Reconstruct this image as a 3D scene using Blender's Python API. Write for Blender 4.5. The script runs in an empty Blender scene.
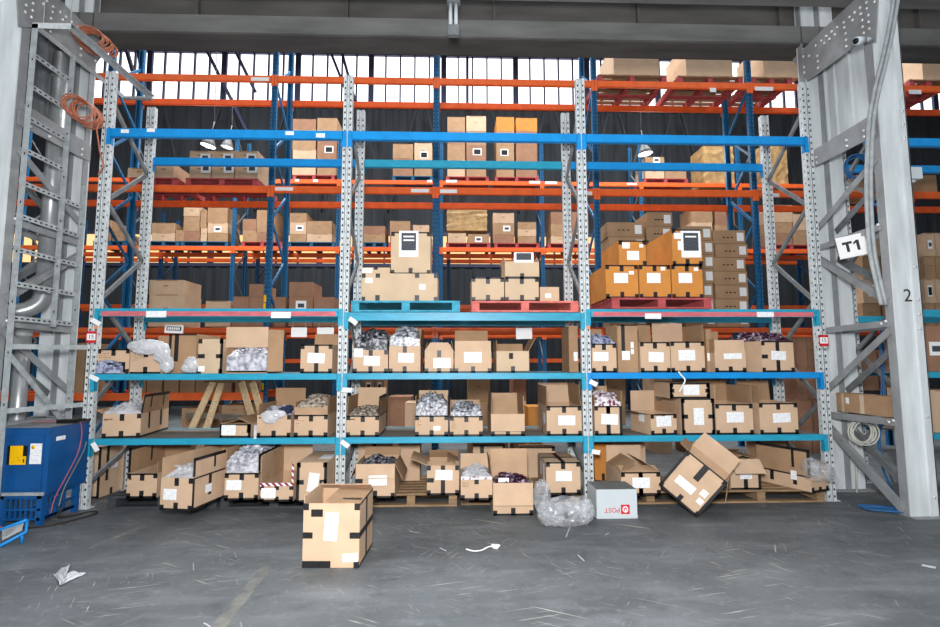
import bpy, bmesh, math, random
from math import sin, cos, pi, radians as R
from mathutils import Vector, Matrix, noise
random.seed(11)
SC = bpy.context.scene
COL = SC.collection
V = Vector

# ------------------------------------------------------------------ camera
CAM = dict(x=3.99174, y=-5.81788, z=1.56365, yaw=.0320987, pitch=.0939037, roll=-.0017537, f=514.083)
_y, _p, _r = CAM['yaw'], CAM['pitch'], CAM['roll']
FW = V((sin(_y)*cos(_p), cos(_y)*cos(_p), sin(_p)))
R0 = FW.cross(V((0, 0, 1))).normalized(); U0 = R0.cross(FW)
RT = R0*cos(_r) + U0*sin(_r); UP = U0*cos(_r) - R0*sin(_r)
EYE = V((CAM['x'], CAM['y'], CAM['z']))
def ray(px, py): return FW + RT*((px-470)/CAM['f']) - UP*((py-313.5)/CAM['f'])
def atY(px, py, Y): d = ray(px, py); return EYE + d*((Y-EYE.y)/d.y)
def atZ(px, py, Z): d = ray(px, py); return EYE + d*((Z-EYE.z)/d.z)
def atX(px, py, X): d = ray(px, py); return EYE + d*((X-EYE.x)/d.x)
cam = bpy.data.cameras.new('camera'); co = bpy.data.objects.new('camera', cam); COL.objects.link(co)
cam.sensor_width = 36; cam.lens = CAM['f']/940*36; cam.clip_end = 200
M = Matrix(((RT.x, UP.x, -FW.x, EYE.x), (RT.y, UP.y, -FW.y, EYE.y), (RT.z, UP.z, -FW.z, EYE.z), (0, 0, 0, 1)))
co.matrix_world = M
SC.camera = co
SC.view_settings.view_transform = 'Standard'; SC.view_settings.look = 'None'
SC.view_settings.gamma = 1; SC.view_settings.exposure = 0; SC.view_settings.use_curve_mapping = False

# ------------------------------------------------------------------ materials
def lin(c): return tuple(((v/255)/12.92 if v/255 <= .04045 else ((v/255+.055)/1.055)**2.4) for v in c)
MATS = {}
def mat(name, rgb, rough=.6, metal=0, var=.12, scale=8, spec=.3, bump=0, stretch=None, rgb2=None, thresh=None):
    m = bpy.data.materials.new(name); m.use_nodes = True
    nt = m.node_tree; N = nt.nodes; L = nt.links; b = N['Principled BSDF']
    b.inputs['Roughness'].default_value = rough; b.inputs['Metallic'].default_value = metal
    b.inputs['Specular IOR Level'].default_value = spec
    c = lin(rgb)
    tc = N.new('ShaderNodeTexCoord'); src = tc.outputs['Object']
    if stretch:
        mp = N.new('ShaderNodeMapping'); mp.inputs['Scale'].default_value = stretch
        L.new(src, mp.inputs[0]); src = mp.outputs[0]
    nz = N.new('ShaderNodeTexNoise'); nz.inputs['Scale'].default_value = scale; nz.inputs['Detail'].default_value = 5
    L.new(src, nz.inputs['Vector'])
    rp = N.new('ShaderNodeValToRGB')
    c2 = lin(rgb2) if rgb2 else tuple(v*(1-2*var) for v in c)
    hi = c if rgb2 else tuple(min(1, v*(1+var)) for v in c)
    t0, t1 = thresh or (.3, .7)
    rp.color_ramp.elements[0].position = t0; rp.color_ramp.elements[1].position = t1
    rp.color_ramp.elements[0].color = (*c2, 1); rp.color_ramp.elements[1].color = (*hi, 1)
    L.new(nz.outputs[0], rp.inputs[0]); L.new(rp.outputs[0], b.inputs['Base Color'])
    if bump:
        bp = N.new('ShaderNodeBump'); bp.inputs['Strength'].default_value = bump; bp.inputs['Distance'].default_value = .01
        L.new(nz.outputs[0], bp.inputs['Height']); L.new(bp.outputs[0], b.inputs['Normal'])
    MATS[name] = m
    return m
mat('kraft', (202, 172, 144), .8, var=.05, scale=5, spec=.15)
mat('kraft_inner_shade', (190, 158, 128), .85, var=.06, scale=6, spec=.1)  # interiors darker than plain kraft, shading put into the colour
mat('kraft_brown_shade', (168, 136, 106), .85, var=.07, scale=5, spec=.1)  # brown cartons' own colour; on turned-away flaps, shade put into the colour
mat('kraft_red', (156, 118, 96), .85, var=.07, scale=5, spec=.1)
mat('kraft_pale', (200, 176, 148), .8, var=.05, scale=5, spec=.12)
mat('kraft_orange', (198, 132, 64), .75, var=.06, scale=5, spec=.2)
mat('tape', (32, 31, 33), .45, var=.2, scale=20, spec=.4)
mat('clear_tape', (206, 186, 160), .2, var=.05, scale=12, spec=.5)
mat('galv', (204, 210, 212), .42, .0, var=.13, scale=22, spec=.5)
mat('galv_dull', (162, 168, 170), .5, .0, var=.12, scale=14, spec=.4)
mat('galv_dark', (112, 116, 118), .5, .0, var=.14, scale=10, spec=.4)
mat('steel_sheet', (212, 218, 220), .45, .0, var=.1, scale=3, spec=.5, stretch=(3, 3, .5))
mat('grey_steel', (142, 145, 147), .5, .0, var=.1, scale=6, spec=.4)
mat('duct', (170, 174, 176), .35, .5, var=.1, scale=6, spec=.5)
mat('bolt', (226, 228, 228), .35, .3, var=.05)
mat('hole', (16, 17, 20), .8, var=.1)
mat('beam_cyan', (40, 156, 188), .42, var=.08, scale=7, spec=.4, stretch=(1, 6, 6))
mat('beam_blue', (6, 140, 212), .4, var=.06, scale=7, spec=.45)
mat('blue_post', (30, 102, 150), .45, var=.1, scale=9, spec=.35)
mat('blue_dark', (26, 74, 116), .5, var=.12, scale=9, spec=.3)
mat('orange', (242, 106, 46), .45, var=.07, scale=6, spec=.35)
mat('orange_shaded', (232, 96, 42), .5, var=.08, scale=6, spec=.3)  # darker copy of the beam orange, shade of the rear beams painted in
mat('pink_beam', (206, 108, 116), .55, var=.12, scale=9, spec=.3, stretch=(1, 4, 4))
mat('red_pallet', (172, 80, 82), .75, var=.16, scale=10, spec=.15)
mat('salmon_pallet', (212, 116, 108), .75, var=.14, scale=10, spec=.15)
mat('cyan_pallet', (70, 158, 184), .7, var=.16, scale=10, spec=.15)
mat('teal_pallet', (44, 100, 132), .7, var=.16, scale=10, spec=.15)
mat('black_plastic', (66, 70, 74), .6, var=.15, scale=10, spec=.3)
mat('timber', (150, 124, 96), .8, var=.18, scale=6, spec=.1, stretch=(1, 8, 8))
mat('timber_pale', (182, 158, 124), .8, var=.15, scale=6, spec=.1, stretch=(8, 8, 1))
mat('timber_grey', (112, 106, 98), .85, var=.18, scale=6, spec=.1, stretch=(1, 8, 8))
mat('worn_line', (122, 122, 116), .8, scale=7, spec=.1, rgb2=(92, 96, 98), thresh=(.35, .6))
mat('deck_board', (134, 130, 124), .85, var=.12, scale=4, spec=.1)
mat('paper', (238, 238, 238), .6, var=.02, scale=9, spec=.2)
mat('newsprint', (190, 191, 196), .7, var=.06, scale=30, spec=.2)
mat('paper_dark', (74, 78, 86), .6, var=.25, scale=60, spec=.2)
mat('ink', (52, 46, 44), .8, var=.1)
mat('faint_ink', (150, 112, 76), .85, var=.1)
mat('red_ink', (206, 40, 52), .6, var=.05)
mat('maroon_dot', (140, 24, 44), .6, var=.05)
mat('black', (20, 20, 22), .5, var=.1)
mat('cabinet_blue', (16, 80, 140), .38, var=.08, scale=5, spec=.45)
mat('yellow', (246, 190, 10), .5, var=.04)
mat('sticker_orange', (240, 150, 90), .6, var=.04)
mat('red_hose', (176, 92, 104), .5, var=.05)
mat('copper_cable', (180, 110, 84), .5, var=.12, scale=20)
mat('grey_cable', (118, 120, 116), .5, var=.08)
mat('white_cable', (206, 206, 196), .5, var=.06)
mat('blue_cable', (44, 98, 150), .5, var=.08)
mat('trolley_blue', (10, 130, 206), .4, var=.06)
mat('post_white', (194, 202, 206), .55, var=.03, scale=4, spec=.25)
mat('girder', (116, 116, 115), .75, var=.14, scale=3, spec=.15, stretch=(.4, 2, 2))
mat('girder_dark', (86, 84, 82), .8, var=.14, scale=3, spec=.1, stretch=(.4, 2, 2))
mat('wall_dark', (58, 61, 65), .8, var=.16, scale=1.2, spec=.1, stretch=(4, 1, .3))
mat('ceiling_dark', (70, 72, 72), .85, var=.1, scale=1)
mat('mullion', (62, 66, 92), .6, var=.1)
mat('bags_bw', (206, 208, 216), .3, scale=30, spec=.5, rgb2=(40, 42, 48), thresh=(.34, .62))
mat('bags_dark', (190, 192, 202), .3, scale=28, spec=.5, rgb2=(26, 27, 31), thresh=(.46, .72))
mat('bags_white', (214, 214, 222), .3, scale=22, spec=.5, rgb2=(132, 132, 144), thresh=(.34, .6))
mat('bags_blue', (176, 182, 204), .35, scale=26, spec=.4, rgb2=(92, 98, 128), thresh=(.42, .56))
mat('bags_purple', (172, 160, 176), .3, scale=26, spec=.5, rgb2=(62, 24, 46), thresh=(.52, .66))
mat('floral', (226, 222, 226), .4, scale=24, spec=.4, rgb2=(112, 28, 62), thresh=(.4, .5))
mat('rope_grey', (186, 174, 160), .6, scale=30, spec=.3, rgb2=(104, 90, 76), thresh=(.4, .56))
mat('navy_cloth', (44, 50, 78), .8, var=.15)
mat('wrapped', (196, 160, 108), .35, scale=7, spec=.5, rgb2=(150, 120, 82), thresh=(.3, .7))

def sheet_mat(name, rgb, alpha, rough=.2):
    m = bpy.data.materials.new(name); m.use_nodes = True
    nt = m.node_tree; N = nt.nodes; L = nt.links; b = N['Principled BSDF']
    b.inputs['Base Color'].default_value = (*lin(rgb), 1); b.inputs['Roughness'].default_value = rough
    b.inputs['Specular IOR Level'].default_value = .9
    tr = N.new('ShaderNodeBsdfTransparent'); mx = N.new('ShaderNodeMixShader')
    tc = N.new('ShaderNodeTexCoord'); nz = N.new('ShaderNodeTexNoise'); nz.inputs['Scale'].default_value = 9; nz.inputs['Detail'].default_value = 6
    L.new(tc.outputs['Object'], nz.inputs['Vector'])
    mr = N.new('ShaderNodeMapRange'); mr.inputs[1].default_value = .3; mr.inputs[2].default_value = .7
    mr.inputs[3].default_value = max(0, alpha-.3); mr.inputs[4].default_value = min(1, alpha+.25)
    L.new(nz.outputs[0], mr.inputs[0]); L.new(mr.outputs[0], mx.inputs[0])
    L.new(tr.outputs[0], mx.inputs[1]); L.new(b.outputs[0], mx.inputs[2])
    L.new(mx.outputs[0], N['Material Output'].inputs['Surface'])
    MATS[name] = m
sheet_mat('plastic_clear', (206, 209, 214), .34)
sheet_mat('plastic_milky', (214, 214, 218), .8)

def emit(name, rgb, s):
    m = bpy.data.materials.new(name); m.use_nodes = True
    nt = m.node_tree; N = nt.nodes; L = nt.links
    e = N.new('ShaderNodeEmission'); e.inputs[0].default_value = (*lin(rgb), 1); e.inputs[1].default_value = s
    L.new(e.outputs[0], N['Material Output'].inputs['Surface']); MATS[name] = m
emit('daylight_pane', (250, 250, 255), 2.2)
emit('warm_pane', (255, 214, 150), 1.3)
emit('bulb', (255, 250, 240), 6)

def label_mat():
    m = bpy.data.materials.new('shipping_label'); m.use_nodes = True
    nt = m.node_tree; N = nt.nodes; L = nt.links; b = N['Principled BSDF']; b.inputs['Roughness'].default_value = .6
    tc = N.new('ShaderNodeTexCoord'); sp = N.new('ShaderNodeSeparateXYZ'); L.new(tc.outputs['Object'], sp.inputs[0])
    mu = N.new('ShaderNodeMath'); mu.operation = 'MULTIPLY'; mu.inputs[1].default_value = 62; L.new(sp.outputs[2], mu.inputs[0])
    fr = N.new('ShaderNodeMath'); fr.operation = 'FRACT'; L.new(mu.outputs[0], fr.inputs[0])
    lt = N.new('ShaderNodeMath'); lt.operation = 'LESS_THAN'; lt.inputs[1].default_value = .45; L.new(fr.outputs[0], lt.inputs[0])
    mp = N.new('ShaderNodeMapping'); mp.inputs['Scale'].default_value = (1, 1, .8); L.new(tc.outputs['Object'], mp.inputs[0])
    nz = N.new('ShaderNodeTexNoise'); nz.inputs['Scale'].default_value = 45; L.new(mp.outputs[0], nz.inputs['Vector'])
    gt = N.new('ShaderNodeMath'); gt.operation = 'GREATER_THAN'; gt.inputs[1].default_value = .52; L.new(nz.outputs[0], gt.inputs[0])
    an = N.new('ShaderNodeMath'); an.operation = 'MULTIPLY'; L.new(lt.outputs[0], an.inputs[0]); L.new(gt.outputs[0], an.inputs[1])
    mx = N.new('ShaderNodeMix'); mx.data_type = 'RGBA'; L.new(an.outputs[0], mx.inputs[0])
    mx.inputs[6].default_value = (*lin((240, 241, 242)), 1); mx.inputs[7].default_value = (*lin((210, 214, 220)), 1)
    L.new(mx.outputs[2], b.inputs['Base Color']); MATS['label'] = m
label_mat()

def stripe_mat():
    m = bpy.data.materials.new('hazard'); m.use_nodes = True
    nt = m.node_tree; N = nt.nodes; L = nt.links; b = N['Principled BSDF']; b.inputs['Roughness'].default_value = .5
    tc = N.new('ShaderNodeTexCoord'); mp = N.new('ShaderNodeMapping'); mp.inputs['Rotation'].default_value = (0, R(45), 0); L.new(tc.outputs['Object'], mp.inputs[0])
    sp = N.new('ShaderNodeSeparateXYZ'); L.new(mp.outputs[0], sp.inputs[0])
    mu = N.new('ShaderNodeMath'); mu.operation = 'MULTIPLY'; mu.inputs[1].default_value = 22; L.new(sp.outputs[0], mu.inputs[0])
    fr = N.new('ShaderNodeMath'); fr.operation = 'FRACT'; L.new(mu.outputs[0], fr.inputs[0])
    lt = N.new('ShaderNodeMath'); lt.operation = 'LESS_THAN'; lt.inputs[1].default_value = .5; L.new(fr.outputs[0], lt.inputs[0])
    mx = N.new('ShaderNodeMix'); mx.data_type = 'RGBA'; L.new(lt.outputs[0], mx.inputs[0])
    mx.inputs[6].default_value = (*lin((236, 232, 234)), 1); mx.inputs[7].default_value = (*lin((150, 40, 62)), 1)
    L.new(mx.outputs[2], b.inputs['Base Color']); MATS['hazard'] = m
stripe_mat()

def floor_mat():
    m = bpy.data.materials.new('concrete_floor'); m.use_nodes = True
    nt = m.node_tree; N = nt.nodes; L = nt.links; b = N['Principled BSDF']
    tc = N.new('ShaderNodeTexCoord'); P = tc.outputs['Object']
    def nz(scale, det=6, sc=None, rot=0, rough=.55):
        s = P
        if sc:
            mr = N.new('ShaderNodeMapping'); mr.inputs['Rotation'].default_value = (0, 0, rot); L.new(s, mr.inputs[0])
            mp = N.new('ShaderNodeMapping'); mp.inputs['Scale'].default_value = sc; L.new(mr.outputs[0], mp.inputs[0]); s = mp.outputs[0]
        n = N.new('ShaderNodeTexNoise'); n.inputs['Scale'].default_value = scale; n.inputs['Detail'].default_value = det; n.inputs['Roughness'].default_value = rough
        L.new(s, n.inputs['Vector']); return n.outputs[0]
    def ramp(s, a, c):
        r = N.new('ShaderNodeMapRange'); r.inputs[1].default_value = a; r.inputs[2].default_value = c; L.new(s, r.inputs[0]); return r.outputs[0]
    def math(op, a, c):
        n = N.new('ShaderNodeMath'); n.operation = op
        for i, v in enumerate((a, c)):
            if isinstance(v, (int, float)): n.inputs[i].default_value = v
            else: L.new(v, n.inputs[i])
        return n.outputs[0]
    def mix(f, a, c):
        n = N.new('ShaderNodeMix'); n.data_type = 'RGBA'
        if isinstance(f, (int, float)): n.inputs[0].default_value = f
        else: L.new(f, n.inputs[0])
        for i, v in ((6, a), (7, c)):
            if isinstance(v, tuple): n.inputs[i].default_value = (*lin(v), 1)
            else: L.new(v, n.inputs[i])
        return n.outputs[2]
    base = mix(ramp(nz(.9, 8), .3, .7), (74, 78, 81), (103, 108, 111))
    base = mix(math('MULTIPLY', ramp(nz(2.2, 6, (.6, 2.2, 1)), .5, .72), .5), base, (128, 133, 136))
    base = mix(math('MULTIPLY', ramp(nz(5, 5), .56, .72), .5), base, (64, 67, 69))
    base = mix(math('MULTIPLY', ramp(nz(13, 6), .55, .75), .4), base, (134, 137, 137))
    base = mix(math('MULTIPLY', ramp(nz(38, 2), .5, .8), .35), base, (74, 76, 78))
    for k, (rot, sc) in enumerate(((.5, (1.6, 42, 1)), (2.1, (1.8, 46, 1)), (1.1, (2.2, 50, 1)), (-.25, (1.4, 44, 1)))):
        s = ramp(nz(1.0+.13*k, 2, sc, rot), .66, .70)
        s = math('MULTIPLY', s, ramp(nz(.75+.1*k, 3, (1, 1, 1), k*2.0), .52, .62))
        base = mix(math('MULTIPLY', s, .8), base, (186, 182, 170))
    L.new(base, b.inputs['Base Color']); b.inputs['Roughness'].default_value = .55; b.inputs['Specular IOR Level'].default_value = .3
    bp = N.new('ShaderNodeBump'); bp.inputs['Strength'].default_value = .15; bp.inputs['Distance'].default_value = .01
    L.new(nz(30, 4), bp.inputs['Height']); L.new(bp.outputs[0], b.inputs['Normal'])
    MATS['floor'] = m
floor_mat()

# ------------------------------------------------------------------ mesh helpers
class MB:
    def __init__(s): s.v, s.f, s.m, s.sm = [], [], [], []
    def _add(s, vs, fs, mi=0, smooth=False):
        b = len(s.v); s.v += [tuple(v) for v in vs]
        for f in fs: s.f.append(tuple(b+i for i in f)); s.m.append(mi); s.sm.append(smooth)
        return s
    def obox(s, c, ax, ay, az, mi=0):
        c, ax, ay, az = V(c), V(ax), V(ay), V(az)
        vs = [c+ax*i+ay*j+az*k for k in (-1, 1) for j in (-1, 1) for i in (-1, 1)]
        return s._add(vs, [(0, 2, 3, 1), (4, 5, 7, 6), (0, 1, 5, 4), (2, 6, 7, 3), (0, 4, 6, 2), (1, 3, 7, 5)], mi)
    def box(s, lo, hi, mi=0):
        lo, hi = V(lo), V(hi); c = (lo+hi)/2; h = (hi-lo)/2
        return s.obox(c, (h.x, 0, 0), (0, h.y, 0), (0, 0, h.z), mi)
    def bar(s, p, q, w, h, mi=0, up=(0, 0, 1)):
        p, q = V(p), V(q); d = q-p; n = d.normalized(); a = n.cross(V(up))
        if a.length < 1e-4: a = n.cross(V((1, 0, 0)))
        a.normalize(); b = a.cross(n)
        return s.obox((p+q)/2, d/2, a*(w/2), b*(h/2), mi)
    def tube(s, pts, r, n=7, mi=0, closed=False):
        pts = [V(p) for p in pts]; K = len(pts); vs, fs = [], []
        ref = None
        for i, p in enumerate(pts):
            if closed: t = pts[(i+1) % K]-pts[i-1]
            else: t = pts[min(i+1, K-1)]-pts[max(i-1, 0)]
            t.normalize()
            if ref is None:
                ref = t.cross(V((0, 0, 1)))
                if ref.length < .1: ref = t.cross(V((1, 0, 0)))
            a = (ref - t*ref.dot(t)).normalized(); ref = a; b = t.cross(a)
            rr = r[i] if isinstance(r, (list, tuple)) else r
            vs += [p+a*(rr*cos(2*pi*k/n))+b*(rr*sin(2*pi*k/n)) for k in range(n)]
        for i in range(K if closed else K-1):
            j = (i+1) % K
            for k in range(n): fs.append((i*n+k, i*n+(k+1) % n, j*n+(k+1) % n, j*n+k))
        if not closed: fs += [tuple(range(n-1, -1, -1)), tuple((K-1)*n+k for k in range(n))]
        return s._add(vs, fs, mi, True)
    def prism(s, pts, ext, mi=0):
        pts = [V(p) for p in pts]; e = V(ext); n = len(pts)
        fs = [tuple(range(n-1, -1, -1)), tuple(range(n, 2*n))] + [(i, (i+1) % n, n+(i+1) % n, n+i) for i in range(n)]
        return s._add(pts+[p+e for p in pts], fs, mi)
    def quad(s, a, b, c, d, mi=0): return s._add([a, b, c, d], [(0, 1, 2, 3)], mi)
    def lathe(s, prof, c=(0, 0, 0), n=20, mi=0):
        c = V(c); vs = []; K = len(prof)
        for r, z in prof: vs += [c+V((r*cos(2*pi*k/n), r*sin(2*pi*k/n), z)) for k in range(n)]
        fs = [(i*n+k, i*n+(k+1) % n, (i+1)*n+(k+1) % n, (i+1)*n+k) for i in range(K-1) for k in range(n)]
        return s._add(vs, fs, mi, True)
    def build(s, name, mats, parent=None, loc=(0, 0, 0), rot=(0, 0, 0)):
        me = bpy.data.meshes.new(name); me.from_pydata(s.v, [], s.f)
        if isinstance(mats, str): mats = [mats]
        for k in mats: me.materials.append(MATS[k])
        me.polygons.foreach_set('material_index', s.m); me.polygons.foreach_set('use_smooth', s.sm)
        me.update()
        o = bpy.data.objects.new(name, me); COL.objects.link(o)
        o.location = loc; o.rotation_euler = rot
        if parent: o.parent = parent
        return o
def tag(o, label, cat, group=None, kind=None):
    if label: o['label'] = label
    if cat: o['category'] = cat
    if group: o['group'] = group
    if kind: o['kind'] = kind
    return o
def thing(name, label, cat, loc=(0, 0, 0), rot=(0, 0, 0), group=None, kind=None):
    o = bpy.data.objects.new(name, None); COL.objects.link(o); o.location = loc; o.rotation_euler = rot
    o.empty_display_size = .1
    return tag(o, label, cat, group, kind)
def dup(root, loc, rot, label=None):
    r = root.copy(); COL.objects.link(r); r.location = loc; r.rotation_euler = rot
    if label: r['label'] = label
    for ch in list(root.children):
        c = ch.copy(); COL.objects.link(c); c.parent = r
        for g in list(ch.children):
            d = g.copy(); COL.objects.link(d); d.parent = c
    return r
def text(name, body, size, m, parent, loc, rot, ext=.001, align='CENTER', off=0):
    cu = bpy.data.curves.new(name, 'FONT'); cu.body = body; cu.size = size; cu.extrude = ext
    cu.align_x = align; cu.align_y = 'CENTER'
    cu.materials.append(MATS[m])
    cu.offset = off
    tmp = bpy.data.objects.new(name, cu); COL.objects.link(tmp)
    bpy.context.view_layer.update()
    me = bpy.data.meshes.new_from_object(tmp.evaluated_get(bpy.context.evaluated_depsgraph_get()))
    bpy.data.objects.remove(tmp); me.name = name
    o = bpy.data.objects.new(name, me); COL.objects.link(o); o.location = loc; o.rotation_euler = rot
    if parent: o.parent = parent
    return o

# ------------------------------------------------------------------ the hall
f = MB(); f.box((-18, -10, -.1), (27, 13.2, 0)).build('floor', 'floor')
bpy.data.objects['floor']['kind'] = 'structure'; bpy.data.objects['floor']['label'] = 'grey scratched concrete floor of the hall'; bpy.data.objects['floor']['category'] = 'floor'
def struct(mb, name, m, label=None):
    o = mb.build(name, m); o['kind'] = 'structure'
    if label: o['label'] = label; o['category'] = 'building'
    return o
WY = 13.2
w = MB()
w.box((-18, WY, 0), (27, WY+.2, 5.1)); w.box((-18, WY, 6.4), (27, WY+.2, 11.25)); w.box((10, WY, 5.1), (27, WY+.2, 6.4)); w.box((-18, WY, 5.1), (-17, WY+.2, 6.4)); w.box((-18, WY, 15.6), (27, WY+.2, 16.2))
for i in range(90):
    x = -17.8+i*.5
    w.box((x, WY-.03, 0), (x+.2, WY, 5.1)); w.box((x, WY-.03, 6.4), (x+.2, WY, 11.4))
struct(w, 'wall_back', 'wall_dark', 'dark ribbed metal wall below the high windows')
struct(MB().box((-18.2, -10, 0), (-18, WY+.2, 16.2)), 'wall_left', 'wall_dark', 'dark side wall of the hall beyond the left column')
struct(MB().box((27, -10, 0), (27.2, WY+.2, 16.2)), 'wall_right', 'wall_dark', 'dark side wall of the hall beyond the right column')
struct(MB().box((-18, -10, 16), (27, WY+.2, 16.2)), 'ceiling', 'ceiling_dark', 'dark roof of the hall')
def window(name, x0, x1, z0, z1, dx, dz, m, label, heavy=5):
    r = thing(name, label, 'window', (0, WY, 0), kind='structure')
    MB().box((x0, .08, z0), (x1, .1, z1)).build('pane', m, r)
    g = MB(); n = int(round((x1-x0)/dx))
    for i in range(n+1):
        x = x0+i*dx; h = .2 if i % heavy == 0 else .055
        g.box((x-h/2, -.03, z0), (x+h/2, .07, z1))
    k = int(round((z1-z0)/dz))
    for i in range(k+1):
        z = z0+i*dz
        g.box((x0, -.06, z-.06), (x1, .07, z+.06))
    g.build('window_frame', 'mullion', r)
window('window_1', -16, 26, 11.3, 15.6, .56, 1.075, 'daylight_pane', 'long band of bright white high windows with thin dark bars')
window('window_2', -17, 10, 5.15, 6.35, .8, .6, 'warm_pane', 'low band of warm glowing windows behind the racks')
g = MB()
for x0, z0, x1, z1 in ((-6.5, 15.6, -3.6, 10), (-5.4, 15.6, -3.4, 11.6), (-1.6, 15.6, .1, 11.3), (-.9, 15.6, .3, 11.3), (4.5, 15.6, 4.5, 11), (9.2, 11, 10.8, 15.6), (9.6, 11.4, 10.2, 15.6), (-9, 15.6, -7.6, 11.4), (-8.2, 15.6, -7.4, 11.4)):
    g.bar((x0, 12.7, z0), (x1, 12.7, z1), .1, .16, up=(0, 1, 0))
struct(g, 'trim_1', 'mullion', 'dark roof bracing struts in front of the high windows')
g = MB()
for i in range(11):
    x = -9+i*2.4
    g.bar((x, 12.6, 10.9), (x+1.0, 12.6, 7), .07, .1, up=(0, 1, 0))
    g.bar((x+1.0, 12.6, 7), (x+2.0, 12.6, 10.9), .07, .1, up=(0, 1, 0))
struct(g, 'trim_2', 'wall_dark', 'zigzag steel bracing on the dark wall below the windows')

# crossing girder above the front rack
r = thing('ceiling_girder', 'heavy dark grey steel girder spanning above the front rack', 'girder', (0, 0, 0), kind='structure')
ZG = 5.69
gd = MB()  # underside and recessed web take a darker tone, shade put into the colour
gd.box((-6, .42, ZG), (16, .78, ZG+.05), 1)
gd.box((-6, .4, ZG+.02), (16, .44, ZG+.25), 0)
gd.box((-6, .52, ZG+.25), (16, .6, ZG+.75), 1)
gd.box((-6, .36, ZG+.75), (16, .86, ZG+.9), 0)
for i in range(12):
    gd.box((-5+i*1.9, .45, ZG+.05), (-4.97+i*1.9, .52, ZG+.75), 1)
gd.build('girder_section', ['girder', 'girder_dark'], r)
r = thing('crane_rail_girder', 'greenish grey upper girder along the very top above the columns', 'girder', (0, 0, 0), kind='structure')
MB().box((-6, -.55, 5.84), (16, -.1, 6.3)).build('girder_section', 'girder', r)
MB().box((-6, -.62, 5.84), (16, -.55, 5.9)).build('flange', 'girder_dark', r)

# ------------------------------------------------------------------ racks
XP = [0, 2.75, 5.5, 8.25]; DEP = .88
LV = dict(A=(4.147, 4.247), B=(2.075, 2.163), C=(1.371, 1.439), D=(.670, .737))
def post_mb(h, w=.104, d=.07, holes=True, sgn=1, mat_i=0, pitch=.075, hole_i=1):
    """rack post: two front strips with a groove between, two side flanges; front faces -y*sgn"""
    m = MB(); y0 = 0
    def bx(a, b, c, d_, e, f_, mi=0):
        lo = min(c*sgn, d_*sgn); hi = max(c*sgn, d_*sgn); m.box((a, lo, e), (b, hi, f_), mi)
    bx(-w/2, -.012, 0, .004, 0, h); bx(.012, w/2, 0, .004, 0, h)
    bx(-.016, .016, .014, .018, 0, h)
    bx(-.016, -.012, 0, .018, 0, h); bx(.012, .016, 0, .018, 0, h)
    bx(-w/2, -w/2+.004, .004, d, 0, h); bx(w/2-.004, w/2, .004, d, 0, h)
    bx(-w/2, -w/2+.02, d-.004, d, 0, h); bx(w/2-.02, w/2, d-.004, d, 0, h)
    if holes:
        n = int((h-.06)/pitch)
        for i in range(n):
            z = .05+i*pitch
            for x in (-.032, .032): bx(x-.0085, x+.0085, -.0008, 0, z-.012, z+.012, hole_i)
        n = int((h-.06)/.15)
        for i in range(n):
            z = .08+i*.15
            for s in (-1, 1):
                bx(s*w/2-.0008 if s < 0 else w/2, -w/2 if s < 0 else w/2+.0008, .02, .032, z-.01, z+.01, hole_i)
    bx(-w/2-.03, w/2+.03, -.02, d+.02, 0, .006)
    return m
def front_rack(name, label, xs, y0, h, levels, colour, pinks=()):
    rk = thing(name, label, 'pallet rack', (xs[0], y0, 0)); X0 = xs[0]
    for i, x in enumerate(xs):
        p = post_mb(h).build('upright_post', ['galv', 'hole'], rk, (x-X0, 0, 0))
        if name == 'galvanised_rack' and i in (0, 1, 2):
            z = 1.98
            MB().box((.012, -.0035, z-.045), (.05, -.001, z+.03)).build('orange_sticker', 'sticker_orange', p)
        post_mb(h-.02).build('upright_post', ['galv', 'hole'], rk, (x-X0, DEP-.07, 0))
        zs = [(.07, .25), (.81, .55), (.07, 1.1), (.81, 1.7), (.07, 2.27), (.81, 2.86), (.07, 3.42), (.81, 4.0), (.07, 4.6)]
        for a, b in zip(zs, zs[1:]):
            MB().bar((0, a[0], a[1]), (0, b[0], b[1]), .03, .045).build('diagonal_brace', 'galv_dark', rk, (x-X0, 0, 0))
    for b in range(len(xs)-1):
        xa, xb = xs[b]+.054, xs[b+1]-.054
        for L in levels:
            z0, z1 = LV[L]
            if L == 'B' and b == 1: z0 -= .045; z1 -= .04
            for side in (0, 1):
                cm = colour(L, b, side)
                ya, yb = (-.012, .045) if side == 0 else (DEP-.045, DEP+.012)
                if side == 0 and L == 'B' and b in pinks:
                    m = MB().box((xa, ya, z0), (xb, yb, z1-.028)).box((xa, ya-.004, z1-.03), (xb, yb, z1))
                else:
                    m = MB().box((xa, ya, z0+.006), (xb, yb, z1-.006)).box((xa, ya+.005, z0), (xb, yb, z1))
                bm_ = m.build('beam', cm, rk, (-X0, 0, 0))
                if side == 0 and L == 'B' and b in pinks:
                    MB().box((xa+.03, ya-.003, z0+.004), (xb-.03, ya, z1-.032)).build('faded_red_strip', 'pink_beam', bm_)
                for xe, s in ((xa-.054, 1), (xb+.054, -1)):
                    e = MB(); yy = (-.008, -.001) if side == 0 else (DEP+.001, DEP+.008)
                    x1, x2 = sorted((xe+s*.006, xe+s*.058))
                    e.box((x1, yy[0], z1-.19), (x2, yy[1], z1))
                    x1, x2 = sorted((xe+s*.053, xe+s*.058))
                    e.box((x1, min(yy[0], ya), z1-.19), (x2, max(yy[1], yb) if side == 0 else yy[1], z1))
                    e.build('end_bracket', cm, bm_)
            if L in 'CD':
                MB().box((xa, .05, z1-.022), (xb, DEP-.05, z1-.002)).build('shelf_board', 'deck_board', rk, (-X0, 0, 0))
    return rk
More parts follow.
